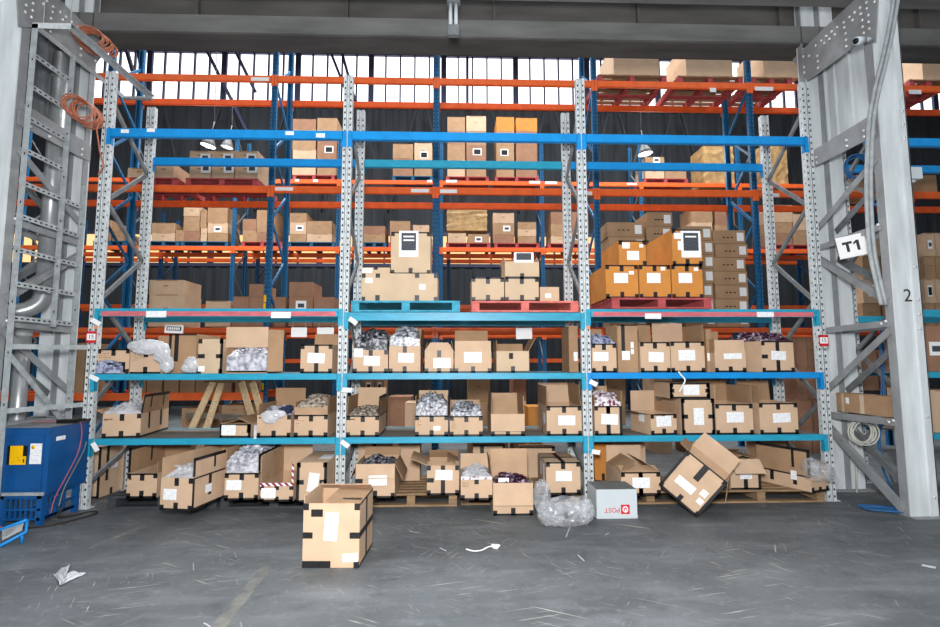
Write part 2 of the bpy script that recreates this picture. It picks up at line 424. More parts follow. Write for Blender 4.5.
def colour(L, b, side):
    if L == 'A': return 'beam_cyan' if (side == 1 and b == 1) else 'beam_blue'
    if L == 'C' and b == 2: return 'beam_blue'
    return 'beam_cyan'
RK = front_rack('galvanised_rack', 'galvanised three-bay pallet rack with cyan beams, nearest the camera', XP, 0, 4.94, 'ABCD', colour, (0, 2))
front_rack('galvanised_rack', 'galvanised pallet rack with blue beams showing past the column marked 2', [9.3, 12.05], 0, 4.9, 'ABCD', lambda L, b, s: 'beam_blue' if L == 'A' else 'beam_cyan')
# small plates on the beams
beams = [c for c in RK.children if c.name.startswith('beam')]
def beam_plate(x0, x1, y0, y1, Y, L, bay, m='paper'):
    a = atY(x0, y1, Y); b = atY(x1, y0, Y)
    best = min(beams, key=lambda o: abs(sum(v.co.x for v in o.data.vertices)/len(o.data.vertices)-(a.x+b.x)/2)*5+abs(sum(v.co.z for v in o.data.vertices)/len(o.data.vertices)-(a.z+b.z)/2)*5+abs(o.data.vertices[0].co.y-Y))
    o = MB().box((a.x, Y-.004, a.z), (b.x, Y, b.z)).build('beam_label', 'label', best)
    return o
for x0, x1, y0, y1 in ((146, 166.5, 311, 317.3), (271, 291, 312, 318), (645, 661, 313.5, 318.8), (757, 773.5, 312, 317)):
    beam_plate(x0, x1, y0, y1, -.0155, 'B', 0)
for x0, x1, y0, y1 in ((121, 129, 129.5, 133), (147, 155, 128.5, 132), (285.5, 294, 131.5, 135), (316, 325, 133.5, 137.5)):
    beam_plate(x0, x1, y0, y1, -.0125, 'A', 0)

def back_rack(name, label, xs, y0, dep, h, levels, bm_hs={}, bays=None, post='blue_post', skip=()):
    rk = thing(name, label, 'pallet rack', (xs[0], y0, 0)); X0 = xs[0]; w = .1
    for x in xs:
        for yy, s in ((0, 1), (dep, -1)):
            m = post_mb(h, w=.095, holes=(s == 1), sgn=s)
            m.build('upright_post', [post, 'hole'], rk, (x-X0, yy, 0))
        br = MB(); z = .3; k = 0
        while z < h-.8:
            a, b = (.07, dep-.07) if k % 2 == 0 else (dep-.07, .07)
            br.bar((0, a, z), (0, b, z+.62), .03, .045); z += .62; k += 1
        br.build('bracing', 'blue_dark' if post == 'blue_dark' else 'galv_dark' if k % 3 == 0 else post, rk, (x-X0, 0, 0))
    for b in range(len(xs)-1):
        xa, xb = xs[b]+.05, xs[b+1]-.05
        for z in levels:
            if (b, z) in skip: continue
            bm_h = bm_hs.get(z, .12)
            for side in (0, 1):
                ya, yb = (-.02, .04) if side == 0 else (dep-.04, dep+.02)
                m = MB().box((xa, ya, z-bm_h/2+.01), (xb, yb, z+bm_h/2-.01)).box((xa, ya+.01, z-bm_h/2), (xb, yb-.01, z+bm_h/2))
                for xe, s in ((xa-.05, 1), (xb+.05, -1)):
                    x1, x2 = sorted((xe+s*.004, xe+s*.055))
                    m.box((x1, ya if side == 0 else dep+.001, z-.13), (x2, -.001 if side == 0 else yb, z+bm_h/2+.01))
                m.build('beam', 'orange' if side == 0 else 'orange_shaded', rk, (-X0, 0, 0))
    return rk
Y2, D2 = 2.9, .88
X2 = [atY(p, 200, Y2).x for p in (270.5, 435.5, 597, 755.5)]
dx = X2[1]-X2[0]; X2 = [X2[0]-2*dx, X2[0]-dx]+X2+[X2[3]+dx, X2[3]+2*dx]
L2 = (1.0, 2.1, 4.525, 6.52)
R2 = back_rack('blue_rack', 'blue and orange pallet rack standing directly behind the galvanised rack', X2, Y2, D2, 7.6, L2, {2.1: .08}, post='blue_post', skip=[(b_, 1.0) for b_ in range(2, 7)])
Y3 = 8.2
X3 = [atY(p, 180, Y3).x for p in (339, 441, 542, 641)]
dx3 = (X3[3]-X3[0])/3; X3 = [X3[0]-k*dx3 for k in (3, 2, 1)]+X3+[X3[3]+dx3, X3[3]+2*dx3]
L3 = (2.3, 4.66, 6.56)
R3 = back_rack('blue_rack', 'blue and orange pallet rack across the far aisle with labelled cartons', X3, Y3, .88, 8.0, L3, post='blue_post')
Y4 = 9.45
R4 = back_rack('blue_rack', 'mostly empty orange-beamed rack standing against the back of the far rack', [x+.2 for x in X3], Y4, .88, 6.0, (1.6, 3.2, 4.75), post='blue_dark')
# location strips on the orange beams
def rack_plate(rk, Y, x0, x1, y0, y1):
    a = atY(x0, y1, Y-.021); b = atY(x1, y0, Y-.021)
    o = MB().box((a.x, -.025, a.z), (b.x, -.02, b.z)).build('location_label', 'paper', rk, (-rk.location.x, 0, 0)); return o
for q in ((251, 269, 77.5, 80.8), (275, 293, 187.3, 190.5), (411, 429, 189, 192.3), (440, 457, 189.5, 193), (576, 592, 191.5, 195), (755, 773, 87, 90.5), (710, 716, 88, 92), (909, 921, 90, 94), (770, 779, 193.5, 197)): rack_plate(R2, Y2, *q)
for q in ((295, 299, 179, 181.5), (313, 318, 179.5, 182), (427, 432, 180, 182.5), (446, 457, 180, 182.5), (529, 540, 181, 183.5), (545, 557, 181.5, 184), (627, 637, 183, 185)): rack_plate(R3, Y3, *q)

for q in ((263.6, 266.4, 295, 302), (263.2, 265.8, 303, 309), (261.5, 264, 383, 390)):
    a = atY(q[0], q[3], Y2-.015); b = atY(q[1], q[2], Y2-.015)
    MB().box((a.x, -.016, a.z), (b.x, -.012, b.z)).build('yellow_tag', 'yellow', R2, (-R2.location.x, 0, 0))

# ------------------------------------------------------------------ pallets
def pallet(label, m, x0, x1, Y, d, z, h=.14, board=None, group=None, name='pallet', front_boards=True):
    w = x1-x0
    p = thing(name, label, 'pallet', ((x0+x1)/2, Y+d/2, z), group=group)
    t = MB(); n = 7; bw = d/n*.72
    for i in range(n):
        y = -d/2+bw/2+i*(d-bw)/(n-1); t.box((-w/2, y-bw/2, h-.022), (w/2, y+bw/2, h))
    t.build('deck', board or m, p)
    for k, x in enumerate((-w/2+.045, 0, w/2-.045)):
        MB().box((x-.045, -d/2+.004, .021), (x+.045, d/2-.004, h-.023)).build('bearer', m if k != 1 else m, p)
    b = MB()
    for y in (-d/2+.05, 0, d/2-.05): b.box((-w/2, y-.05, 0), (w/2, y+.05, .02))
    b.build('bottom_board', m, p)
    return p

# ------------------------------------------------------------------ cartons
Z_ON = dict(C=1.441, D=.739, B1=2.166, B2=2.126, F=.0005, P=.142, K=.132)
def flap(root, side, w, d, h, L, ang, m='kraft_inner_shade', taper=0, edge=None):
    a = R(ang); t = .005
    if side in 'fb':
        s = -1 if side == 'f' else 1
        e = V((w/2-.004, 0, 0)); hinge = V((0, s*(d/2-.004), h)); out = V((0, s, 0))
    else:
        s = -1 if side == 'l' else 1
        e = V((0, d/2-.004, 0)); hinge = V((s*(w/2-.004), 0, h)); out = V((s, 0, 0))
    dr = V((0, 0, 1))*cos(a)+out*sin(a); nr = out*cos(a)-V((0, 0, 1))*sin(a)
    p = [hinge-e, hinge+e, hinge+e*(1-taper)+dr*L, hinge-e*(1-taper)+dr*L]
    fl_ = MB().prism([q-nr*t/2 for q in p], nr*t).build('flap', m, root)
    if edge:
        hw = .016
        MB().bar(p[3]-dr*hw, p[2]-dr*hw, t+.003, hw*2, up=dr).build('tape_strip', 'tape', fl_)
        q0 = hinge-e; MB().bar(q0+dr*.01+e.normalized()*.016, p[3]-dr*.01+e.normalized()*.016, hw*2, t+.003, up=nr).build('tape_strip', 'tape', fl_)
        for u in edge:
            a_ = hinge-e+e*2*u; MB().bar(a_+dr*L*.25, a_+dr*L*.98, .03, t+.003, up=nr).build('tape_strip', 'tape', fl_)
    return fl_
TAB = .046
PLACES = 'tm bm tl tr bl br lm rm be te le re v h bL v1 v2'.split()
def tape_on(root, codes, w, d, h):
    """black tape; code = face letter + place, faces f l r t b"""
    strips = []; e = .0016
    frames = dict(f=(V((-w/2, -d/2, 0)), V((1, 0, 0)), V((0, 0, 1)), V((0, -1, 0)), w, h),
                  l=(V((-w/2, -d/2, 0)), V((0, 1, 0)), V((0, 0, 1)), V((-1, 0, 0)), d, h),
                  r=(V((w/2, -d/2, 0)), V((0, 1, 0)), V((0, 0, 1)), V((1, 0, 0)), d, h),
                  t=(V((-w/2, -d/2, h)), V((1, 0, 0)), V((0, 1, 0)), V((0, 0, 1)), w, d))
    for c in codes.split():
        fc, pl = (c[0], c[1:]) if c[1:] in PLACES or c[0] != 'f' else (c[1], c[2:])
        o, u, v, n, W, H = frames[fc]; T = min(TAB, W*.18); K = min(.075, H*.3)
        rc = dict(tm=(W/2-T/2, H-K, W/2+T/2, H), bm=(W/2-T/2, 0, W/2+T/2, K), tl=(0, H-T*1.1, T*.9, H), tr=(W-T*.9, H-T*1.1, W, H),
                  bl=(0, 0, T*.9, T*1.1), br=(W-T*.9, 0, W, T*1.1), lm=(0, H/2-T/2, K, H/2+T/2), rm=(W-K, H/2-T/2, W, H/2+T/2),
                  be=(0, 0, W, .02), te=(0, H-.016, W, H), le=(0, 0, .03, H), re=(W-.03, 0, W, H), v=(W/2-T/2, 0, W/2+T/2, H), h=(0, H/2-T/2, W, H/2+T/2),
                  bL=(0, 0, W*.5, T*1.1), v1=(W*.28-T/2, H*.3, W*.28+T/2, H), v2=(W*.7-T/2, H*.3, W*.7+T/2, H))[pl]
        a, b, c2, d2 = rc
        ctr = o+u*((a+c2)/2)+v*((b+d2)/2)+n*(e/2)
        strips.append(MB().obox(ctr, u*((c2-a)/2), v*((d2-b)/2), n*(e/2+.0003)).build('tape_strip', 'tape', root))
    return strips
def paper_label(root, w, d, h, face, u0, v0, u1, v1, rot=0, m='label', name='shipping_label'):
    """rectangle in metres on a face, centred, with its own origin"""
    e = .0045
    cu, cv = (u0+u1)/2, (v0+v1)/2; a, b = (u1-u0)/2, (v1-v0)/2
    mb = MB().box((-a, -.0006, -b), (a, .0006, b))
    if face == 'f': o = mb.build(name, m, root, (-w/2+cu, -d/2-e/2, cv), (0, R(rot), 0))
    elif face == 'l': o = mb.build(name, m, root, (-w/2-e/2, -d/2+cu, cv), (0, 0, R(-90)))
    elif face == 'r': o = mb.build(name, m, root, (w/2+e/2, -d/2+cu, cv), (0, 0, R(90)))
    else: o = mb.build(name, m, root, (-w/2+cu, -d/2+cv, h+e/2), (R(-90), 0, R(rot)))
    return o
def print_lines(root, w, d, h, u0, v0, u1, v1, n, m='faint_ink'):
    mb = MB(); rnd = random.Random(int(w*1000+h*777))
    for i in range(n):
        z = h*(v1-(v1-v0)*i/max(1, n-1)); x = w*u0
        while x < w*u1:
            l = rnd.uniform(.012, .05); mb.box((-w/2+x, -d/2-.0008, z-.003), (-w/2+min(x+l, w*u1), -d/2, z+.003)); x += l+.012
            if rnd.random() < .2: break
    return mb.build('printed_lettering', m, root)
def carton_body(root, w, d, h, m, closed, floor_in=.01, front_cut=None, seam='f'):
    mb = MB(); t = .006
    if closed:
        mb.box((-w/2, -d/2, 0), (w/2, d/2, h))
        mb.box((-w/2+.002, -.0015, h), (w/2-.002, .0015, h+.0006), 2)
    else:
        mb.box((-w/2, -d/2, 0), (w/2, d/2, t), 1)
        fh = h if front_cut is None else h*front_cut
        if fh > .01: mb.box((-w/2, -d/2, t), (w/2, -d/2+t, fh), 0)
        mb.box((-w/2, d/2-t, t), (w/2, d/2, h), 1)
        mb.box((-w/2, -d/2+t, t), (-w/2+t, d/2-t, h), 0); mb.box((w/2-t, -d/2+t, t), (w/2, d/2-t, h), 0)
    return mb.build('body', [m, 'kraft_inner_shade', 'hole'], root)
CARTONS = {}
def carton(key, label, x0, x1, yt, lvl, Y=.02, yb=None, d=.55, yaw=0, closed=False, flaps=(), tape='', labs=(), m='kraft', lines=None, fill=None, front_cut=None, wmax=None, group=None, z=None, tilt=(0, 0), inner='kraft_inner_shade', fillY=None):
    """front face given where it stands in the photo; bottom snaps to the surface that carries it"""
    if z is None: z = Z_ON[lvl]
    if yb is not None: Y = atZ((x0+x1)/2, yb, z).y
    A = atY(x0, yt, Y); B = atY(x1, yt, Y)
    w = B.x-A.x; h = (A.z+B.z)/2-z
    if wmax: w = min(w, wmax)
    fc = V(((A.x+B.x)/2, Y, z)); a = R(yaw)
    loc = fc+V((-sin(a), cos(a), 0))*(d/2)
    rt = thing('cardboard_box', label, 'box', loc, (0, 0, a), group)
    carton_body(rt, w, d, h, m, closed, front_cut=front_cut)
    for fs in flaps:
        side, L, ang = fs[:3]
        flap(rt, side, w, d, h, L, ang, fs[3] if len(fs) > 3 else inner, fs[4] if len(fs) > 4 else 0, fs[5] if len(fs) > 5 else None)
    if tape: tape_on(rt, tape, w, d, h)
    zb = lambda py: atY((x0+x1)/2, py, Y).z-z
    for l in labs:
        if l[0] == 'f':
            X = lambda px: atY(px, yt, Y).x-A.x
            paper_label(rt, w, d, h, 'f', X(l[1]), zb(l[4]), X(l[3]), zb(l[2]), l[5] if len(l) > 5 else 0, l[6] if len(l) > 6 else 'label')
        else: paper_label(rt, w, d, h, *l)
    if lines: print_lines(rt, w, d, h, *lines)
    CARTONS[key] = (rt, w, d, h, z, Y)
    if fill:
        kind, flab, ftop = fill[:3]
        heap(flab, rt.location.copy(), a, w-.02, d-.02, h, zb(ftop), kind, *(fill[3:]))
    return rt
def heap(label, loc, yaw, w, d, h, top, m, name='bagged_garments', cat='garments', z0=None, front=True):
    """a rough mound of packets that fills a box; one uncountable mass"""
    rnd = random.Random(hash(label) % 1000 if False else sum(map(ord, label)))
    mb = MB(); nx, ny = 11, 8; base = max(.008, min(h*.5, top*.55)) if z0 is None else z0
    tw = w/2; sh = V((rnd.random()*9, rnd.random()*9, 0))
    def hz(u, v):
        e = 1-max(abs(u), abs(v))**4*.3
        n = noise.noise(V((u*2.6, v*2.6, 0))+sh)*.5+noise.noise(V((u*6, v*6, 3))+sh)*.35
        return base+(top-base)*max(.05, (e*.88+n*.22))
    vs = []
    for j in range(ny+1):
        for i in range(nx+1):
            u, v = -1+2*i/nx, -1+2*j/ny; vs.append(V((u*tw, v*d/2, hz(u, v))))
    fs = [(j*(nx+1)+i, j*(nx+1)+i+1, (j+1)*(nx+1)+i+1, (j+1)*(nx+1)+i) for j in range(ny) for i in range(nx)]
    b0 = len(vs)
    ring = [i for i in range(nx+1)]+[(j)*(nx+1)+nx for j in range(1, ny+1)]+[ny*(nx+1)+i for i in range(nx-1, -1, -1)]+[j*(nx+1) for j in range(ny-1, 0, -1)]
    for i in ring: vs.append(V((vs[i].x, vs[i].y, base*.97)))
    n = len(ring)
    for k in range(n): fs.append((ring[k], b0+k, b0+(k+1) % n, ring[(k+1) % n]))
    mb._add(vs, fs, 0)
    cnt = int(30+w*d*160)
    for k in range(cnt):
        u, v = rnd.uniform(-.8, .8), rnd.uniform(-.92, .75)
        if k < cnt*.4: v = rnd.uniform(-.94, -.55)
        s = rnd.uniform(.035, .07); c = V((u*(tw-.05), v*(d/2-.045), hz(u, v)*rnd.uniform(.94, 1.0)))
        if rnd.random() < .35 and v < -.5: c.z = base+(c.z-base)*rnd.random()
        rm = Matrix.Rotation(rnd.uniform(0, 6.28), 3, 'Z') @ Matrix.Rotation(rnd.uniform(-.7, .9), 3, 'X') @ Matrix.Rotation(rnd.uniform(-.4, .4), 3, 'Y')
        g = []
        for jj in range(4):
            for ii in range(4):
                x, y = (ii/1.5-1)*s*1.15, (jj/1.5-1)*s*.8
                q = rm @ V((x, y, rnd.uniform(-.010, .010)+.012*cos(x/s*1.4)))
                q = c+q; q.x = max(-tw, min(tw, q.x)); q.y = max(-d/2, min(d/2, q.y)); q.z = max(base*.97, q.z); g.append(q)
        mb._add(g, [(jj*4+ii, jj*4+ii+1, (jj+1)*4+ii+1, (jj+1)*4+ii) for jj in range(3) for ii in range(3)], 0)
    o = mb.build(name, m, None, loc, (0, 0, yaw))
    return tag(o, label, cat, kind='stuff')

STD = 'ftm fbm ftl ftr fbl fbr fbe fte'
LOW = 'fbm fbl fbr fbe'
# --- middle shelf, bay by bay
carton('C1', 'carton at the left end of upper shelf with bagged clothes in its cut-out front', 97.6, 130, 349, 'C', Y=.03, d=.5, front_cut=1, tape='ftm ftr fbr fte ftl', lines=(.05, .66, .45, .9, 4))
o, w_, d_, h_, z_, Y_ = CARTONS['C1']
MB().box((-w_/2+.01, -d_/2-.006, .012), (w_/2-.04, -d_/2-.001, h_*.47)).build('cut_out', 'hole', o)
heap('bagged clothes bulging from the cut-out front of the leftmost upper-shelf carton', o.location+V((-.015, -d_/2-.03, .004)), 0, w_-.09, .045, .1, h_*.45, 'bags_blue', 'bagged_garments', 'garments', .002)
carton('C2', 'carton with a plastic sleeve draped over its right corner, upper shelf', 131, 161.5, 350.5, 'C', d=.5, flaps=[('b', .19, 6, 'kraft_brown_shade'), ('l', .05, -30, 'kraft_brown_shade')], tape='ftm fbm fte fbe ftr', lines=(.05, .5, .45, .85, 5))
carton('C3', 'tall brown carton on its side between the sleeve and the narrow upright carton', 169.5, 197, 334, 'C', d=.6, closed=True, tape='fv1 fte fle', m='kraft_brown_shade', Y=.16)
carton('C4', 'narrow upright pale carton with black tape on all corners, upper shelf', 198.8, 223.6, 339, 'C', d=.5, closed=True, tape='flm frm ftl ftr fbl fbr fre', m='kraft_pale', labs=[('f', 199.5, 366, 206, 371.5, 0, 'paper')])
carton('C5', 'carton tipped open at the front showing a stack of grey printed bags', 226, 268, 347.5, 'C', d=.5, front_cut=.04, flaps=[('b', .21, 3, 'kraft'), ('r', .21, 8, 'kraft_brown_shade')], tape='frte frbe', fill=('bags_white', 'stack of grey and white printed plastic bags inside the front-open carton', 346.5, 'plastic_bags', 'bags', .03), m='kraft_brown_shade')
o, w_, d_, h_, z_, Y_ = CARTONS['C5']
MB().prism([(w_/2+.002, -d_/2, .02), (w_/2+.16, -d_/2+.03, .02), (w_/2+.16, -d_/2+.03, h_+.2), (w_/2+.002, -d_/2, h_+.2)], (0, .006, 0)).build('flap', 'kraft_brown_shade', o)
MB().box((-w_/2, -d_/2-.006, h_), (w_/2, -d_/2, h_+.23)).build('flap', 'kraft', o)
carton('C6', 'square carton with raised back flap beside the second post, upper shelf', 301, 332.5, 344.5, 'C', d=.55, flaps=[('b', .15, 10, 'kraft_brown_shade')], tape='fv fte fbe ftl ftr fbl fbr', labs=[('f', 308, 353, 325, 363, 3)])
carton('C7', 'open carton heaped with black-wrapped garments next to the second post', 353.5, 388, 350, 'C', d=.55, flaps=[('l', .1, 2), ('b', .2, 0, 'kraft_brown_shade')], tape='ftm fbm fbl fbr fbe ftr', labs=[('f', 354, 348.5, 363, 357), ('f', 364, 356, 380, 365.5, 2)], fill=('bags_dark', 'black and white wrapped garments heaped in the carton beside the second post', 327))
carton('C8', 'open carton heaped with wrapped garments and a single label, second in its bay', 389.2, 420.5, 346, 'C', d=.55, flaps=[('r', .2, 3, 'kraft_brown_shade'), ('b', .23, 0, 'kraft_brown_shade'), ('l', .1, 0, 'kraft_brown_shade')], tape='ftm fbm fbl fbe', labs=[('f', 398.5, 353, 414, 362.5, 2)], fill=('bags_bw', 'black and white wrapped garments piled highest on the upper shelf', 325))
carton('C9', 'small carton with a folded triangular front flap, upper shelf', 424.8, 453.5, 350.5, 'C', d=.5, flaps=[('f', .1, -25, 'kraft', .35), ('r', .12, -10, 'kraft_brown_shade', .3), ('b', .09, -5, 'kraft_brown_shade', .2), ('l', .1, -12, 'kraft_brown_shade', .3)], tape='ftm fbm fbl fbr fbe', labs=[('f', 433.5, 358, 450.5, 368, -1)])
carton('C10', 'wide carton with two raised flaps and label at the centre of upper shelf', 454.6, 491.3, 351.5, 'C', d=.55, flaps=[('f', .12, -4, 'kraft'), ('b', .27, 0, 'kraft_brown_shade')], tape='fbm fbl fbr fbe', labs=[('f', 464, 352, 481.5, 362.5)])
carton('C11', 'small pale carton with its right flap sticking out, upper shelf', 496.5, 529, 351, 'C', d=.5, flaps=[('b', .1, 12, 'kraft_brown_shade'), ('r', .17, 28, 'kraft_brown_shade'), ('l', .12, 0, 'kraft_brown_shade')], tape='fbm fbe', m='kraft_pale', labs=[('f', 509, 353, 513, 359, 0, 'ink')])
carton('C12', 'brown carton half hidden behind the third post, upper shelf', 568.5, 577.5, 326, 'C', Y=.3, d=.4, closed=True, m='kraft_brown_shade', labs=[('f', 573, 352, 577, 361)])
carton('C13', 'carton beside the third post topped with blue-grey wrapped clothes', 591.6, 616, 343.5, 'C', d=.55, flaps=[('b', .2, 0, 'kraft_brown_shade')], tape=STD, labs=[('f', 593, 352, 608, 361, 1)], fill=('bags_blue', 'blue-grey wrapped clothes filling the carton beside the third post', 332))
carton('C14', 'tall shade-brown carton with a black tape line and two small white stickers', 617, 637, 324.5, 'C', Y=.06, d=.45, closed=True, m='kraft_brown_shade', tape='fv1 fte', labs=[('f', 621, 351, 629, 360), ('f', 630, 342, 633, 348, 0, 'paper'), ('f', 630, 349, 633, 354, 0, 'paper')])
carton('C15', 'carton with a leaning brown back flap, left of an identical flapped pair', 640, 669.6, 342, 'C', d=.55, flaps=[('b', .23, -2, 'kraft_brown_shade', .08), ('l', .14, 4, 'kraft_brown_shade')], tape=STD, labs=[('f', 648, 352, 663, 362, 2)])
carton('C16', 'carton with tall light and brown flaps up to the beam, upper shelf', 670.4, 704, 341.5, 'C', d=.55, flaps=[('b', .25, 0, 'kraft'), ('r', .2, 0, 'kraft_brown_shade')], tape=STD, labs=[('f', 678, 350, 694.5, 360.5, -1)])
carton('C17', 'brown carton set back in the gap with a label on its edge', 705.5, 711, 329, 'C', Y=.14, d=.4, closed=True, m='kraft_brown_shade', labs=[('f', 706, 353, 709, 361)])
carton('C18', 'carton with front flap folded down over its white label, upper shelf', 714.5, 745.5, 353, 'C', d=.6, flaps=[('f', .15, -6, 'kraft'), ('b', .28, 0, 'kraft_brown_shade'), ('l', .16, 0, 'kraft_brown_shade')], tape=LOW, labs=[('f', 723.5, 353.3, 741.5, 359, -1)])
carton('C19', 'carton with purple-wrapped garments piled above its taped front', 760, 794, 341, 'C', d=.55, yaw=5, tape='fv flm ftl fbl fte fbe fbr', labs=[('f', 770, 351, 785.5, 360, 2)], fill=('bags_purple', 'purple and clear wrapped garments spilling over the rightmost upper-shelf carton', 330))

# --- lower shelf
carton('D1', 'long carton standing askew with tall right flap at the left end of lower shelf', 104.5, 140, 414, 'D', Y=.06, d=.76, yaw=8, flaps=[('r', .21, 4, 'kraft_brown_shade', .04, (.3, .75)), ('l', .1, 60, 'kraft_brown_shade')], tape='ftm fbm fbl fbr fbe ftr frv1 frv2 frbe', lines=(.04, .75, .25, .8, 5), fill=('plastic_milky', 'grey plastic wrap rising from the askew carton on the lower shelf', 402, 'plastic_wrap', 'wrap'))
carton('D3', 'low flattened carton with white label covering half its front', 220, 251, 424, 'D', d=.5, flaps=[('l', .16, -78, 'kraft_brown_shade'), ('r', .16, -66, 'kraft_brown_shade'), ('f', .1, -88, 'kraft_brown_shade')], tape='fle fre fbe fte ftr ftl frm', labs=[('f', 221.8, 425, 236, 435)])
carton('D4', 'carton with tall back flap and clear wrap over its front edge, lower shelf', 257.3, 291, 415, 'D', d=.58, flaps=[('b', .27, -3, 'kraft_brown_shade'), ('l', .12, -6, 'kraft_brown_shade')], tape=LOW+' ftr', lines=(.05, .9, .2, .85, 6), fill=('bags_white', 'clear and navy wrapping filling the carton with tall back flap', 408))
carton('D5', 'carton with front flap tilted forward and grey netting inside, lower shelf', 294.5, 327.8, 414.8, 'D', d=.58, flaps=[('f', .09, 20, 'kraft_inner_shade'), ('b', .15, 0, 'kraft'), ('r', .19, 0, 'kraft_brown_shade'), ('l', .14, 0, 'kraft_brown_shade')], tape=STD, lines=(.05, .5, .3, .85, 4), fill=('rope_grey', 'mound of crumpled grey plastic netting in the lower shelf carton', 395, 'plastic_netting', 'netting'))
carton('D6', 'open carton with tall light back flap just right of the second post', 346.6, 379, 415.5, 'D', d=.62, flaps=[('b', .28, 0, 'kraft'), ('l', .21, -3, 'kraft_brown_shade'), ('r', .21, 2, 'kraft_brown_shade', 0, (.5,))], tape=STD+' frte frbe', lines=(.08, .85, .25, .8, 5), fill=('rope_grey', 'grey string and paper waste lying in the open carton by the second post', 409, 'packing_waste', 'waste'))
carton('D7', 'carton heaped with printed black and white bags and small square sticker', 415.3, 448, 415.5, 'D', d=.55, flaps=[('b', .25, 0, 'kraft'), ('l', .22, 0, 'kraft_brown_shade'), ('r', .2, 0, 'kraft_brown_shade')], tape=STD, labs=[('f', 433.5, 426, 440.5, 430.5)], lines=(.05, .5, .2, .8, 5), fill=('bags_bw', 'black and white printed bags heaped in the lower shelf carton with square sticker', 393))
carton('D8', 'carton with bagged garments and printed text lines beside the sticker carton', 450, 482.6, 416, 'D', d=.55, flaps=[('b', .14, 0, 'kraft_inner_shade'), ('l', .18, 0, 'kraft_brown_shade')], tape=STD, lines=(.05, .4, .2, .8, 6), fill=('bags_bw', 'bagged garments lying below the rim of the printed lower-shelf carton', 403))
carton('D9', 'empty open carton with a light front flap hanging down, lower shelf', 491, 524.5, 414, 'D', d=.6, flaps=[('b', .2, 0, 'kraft_inner_shade'), ('l', .22, -2, 'kraft_brown_shade'), ('r', .2, -2, 'kraft_inner_shade'), ('f', .19, 168, 'kraft')], tape=LOW)
carton('D10', 'large clean carton with label and raised flaps left of the third post', 546.5, 581.3, 406, 'D', d=.6, flaps=[('b', .24, 0, 'kraft'), ('r', .24, -4, 'kraft_brown_shade'), ('l', .22, 0, 'kraft_brown_shade')], tape=STD+' flbm', labs=[('f', 558, 415.5, 575, 425.2, 0), ('l', .1, .12, .2, .24)])
carton('D11', 'carton with thick black taped edges and flowered bags, right of third post', 594.3, 621.8, 406, 'D', d=.55, flaps=[('r', .17, 4, 'kraft_brown_shade'), ('l', .12, 0, 'kraft_brown_shade'), ('b', .2, 0, 'kraft_inner_shade')], tape='ftm fv fre fbe fte ftl fbl', labs=[('f', 601, 414, 617.5, 424.5, 3)], fill=('floral', 'white and plum flowered bags heaped in the black-edged carton', 391))
carton('D12', 'carton turned askew with its left flap sticking out, lower shelf', 649.5, 677.5, 414, 'D', d=.46, yaw=9, flaps=[('b', .24, 0, 'kraft'), ('r', .12, 0, 'kraft_brown_shade'), ('l', .17, 80, 'kraft_brown_shade')], tape=STD, labs=[('f', 655.5, 416, 671.5, 426.5, -2), ('l', .14, .13, .26, .24)])
carton('D13', 'carton standing on end with upright label below the shallow carton', 680.8, 714, 398.5, 'D', d=.55, closed=True, tape='fle fre fbe fte flm frm ftl ftr fbl fbr', labs=[('f', 693, 408, 703, 425)])
D13 = CARTONS['D13']
carton('D14', 'shallow carton lying on top of the carton with upright label', 669.5, 709.5, 383, 'D', d=.5, closed=True, z=D13[4]+D13[3]+.002, tape='flm frm fte fbe ftl ftr fbl fbr fle fre', labs=[('f', 683, 385, 699, 395, -1)])
carton('D15', 'carton with light and brown flaps, left of the matching end carton, lower shelf', 715.2, 752.3, 404, 'D', d=.55, flaps=[('b', .25, 0, 'kraft_brown_shade'), ('l', .22, -1, 'kraft'), ('r', .2, 0, 'kraft_brown_shade')], tape=STD, labs=[('f', 726, 412, 743, 422.5)])
carton('D16', 'carton at the right end of lower shelf with raised brown back flap', 758.8, 797, 403, 'D', d=.5, flaps=[('b', .24, -2, 'kraft_brown_shade', .1), ('l', .2, -4, 'kraft_brown_shade')], tape=STD, labs=[('f', 772, 413, 789.5, 422.5, -2)])

# --- pallets and cartons on the floor under the rack
def px_pallet(label, m, px0, px1, py, z, d, h, **k):
    a = atZ(px0, py, z); b = atZ(px1, py, z)
    return pallet(label, m, a.x, b.x, max(a.y, -.05), d, z, h, **k)
px_pallet('black plastic pallet under the first floor cartons by the blue cabinet', 'black_plastic', 106.5, 214, 509, 0, .82, .13, name='plastic_pallet')
px_pallet('black plastic pallet under the cartons beside the red and white hazard tape', 'black_plastic', 219, 325, 509.5, 0, .82, .13, name='plastic_pallet')
px_pallet('weathered timber pallet with bare slats in the middle bay', 'timber', 364, 457, 508, 0, .86, .14)
px_pallet('low timber pallet behind the open carton and crumpled plastic sheet', 'timber', 461, 581, 505, 0, .82, .14)
px_pallet('timber pallet behind the upside-down parcel carton', 'timber', 612, 692, 505, 0, .82, .14)
px_pallet('brown timber pallet at the right end of the rack', 'timber', 698, 829, 503.5, 0, .86, .14)

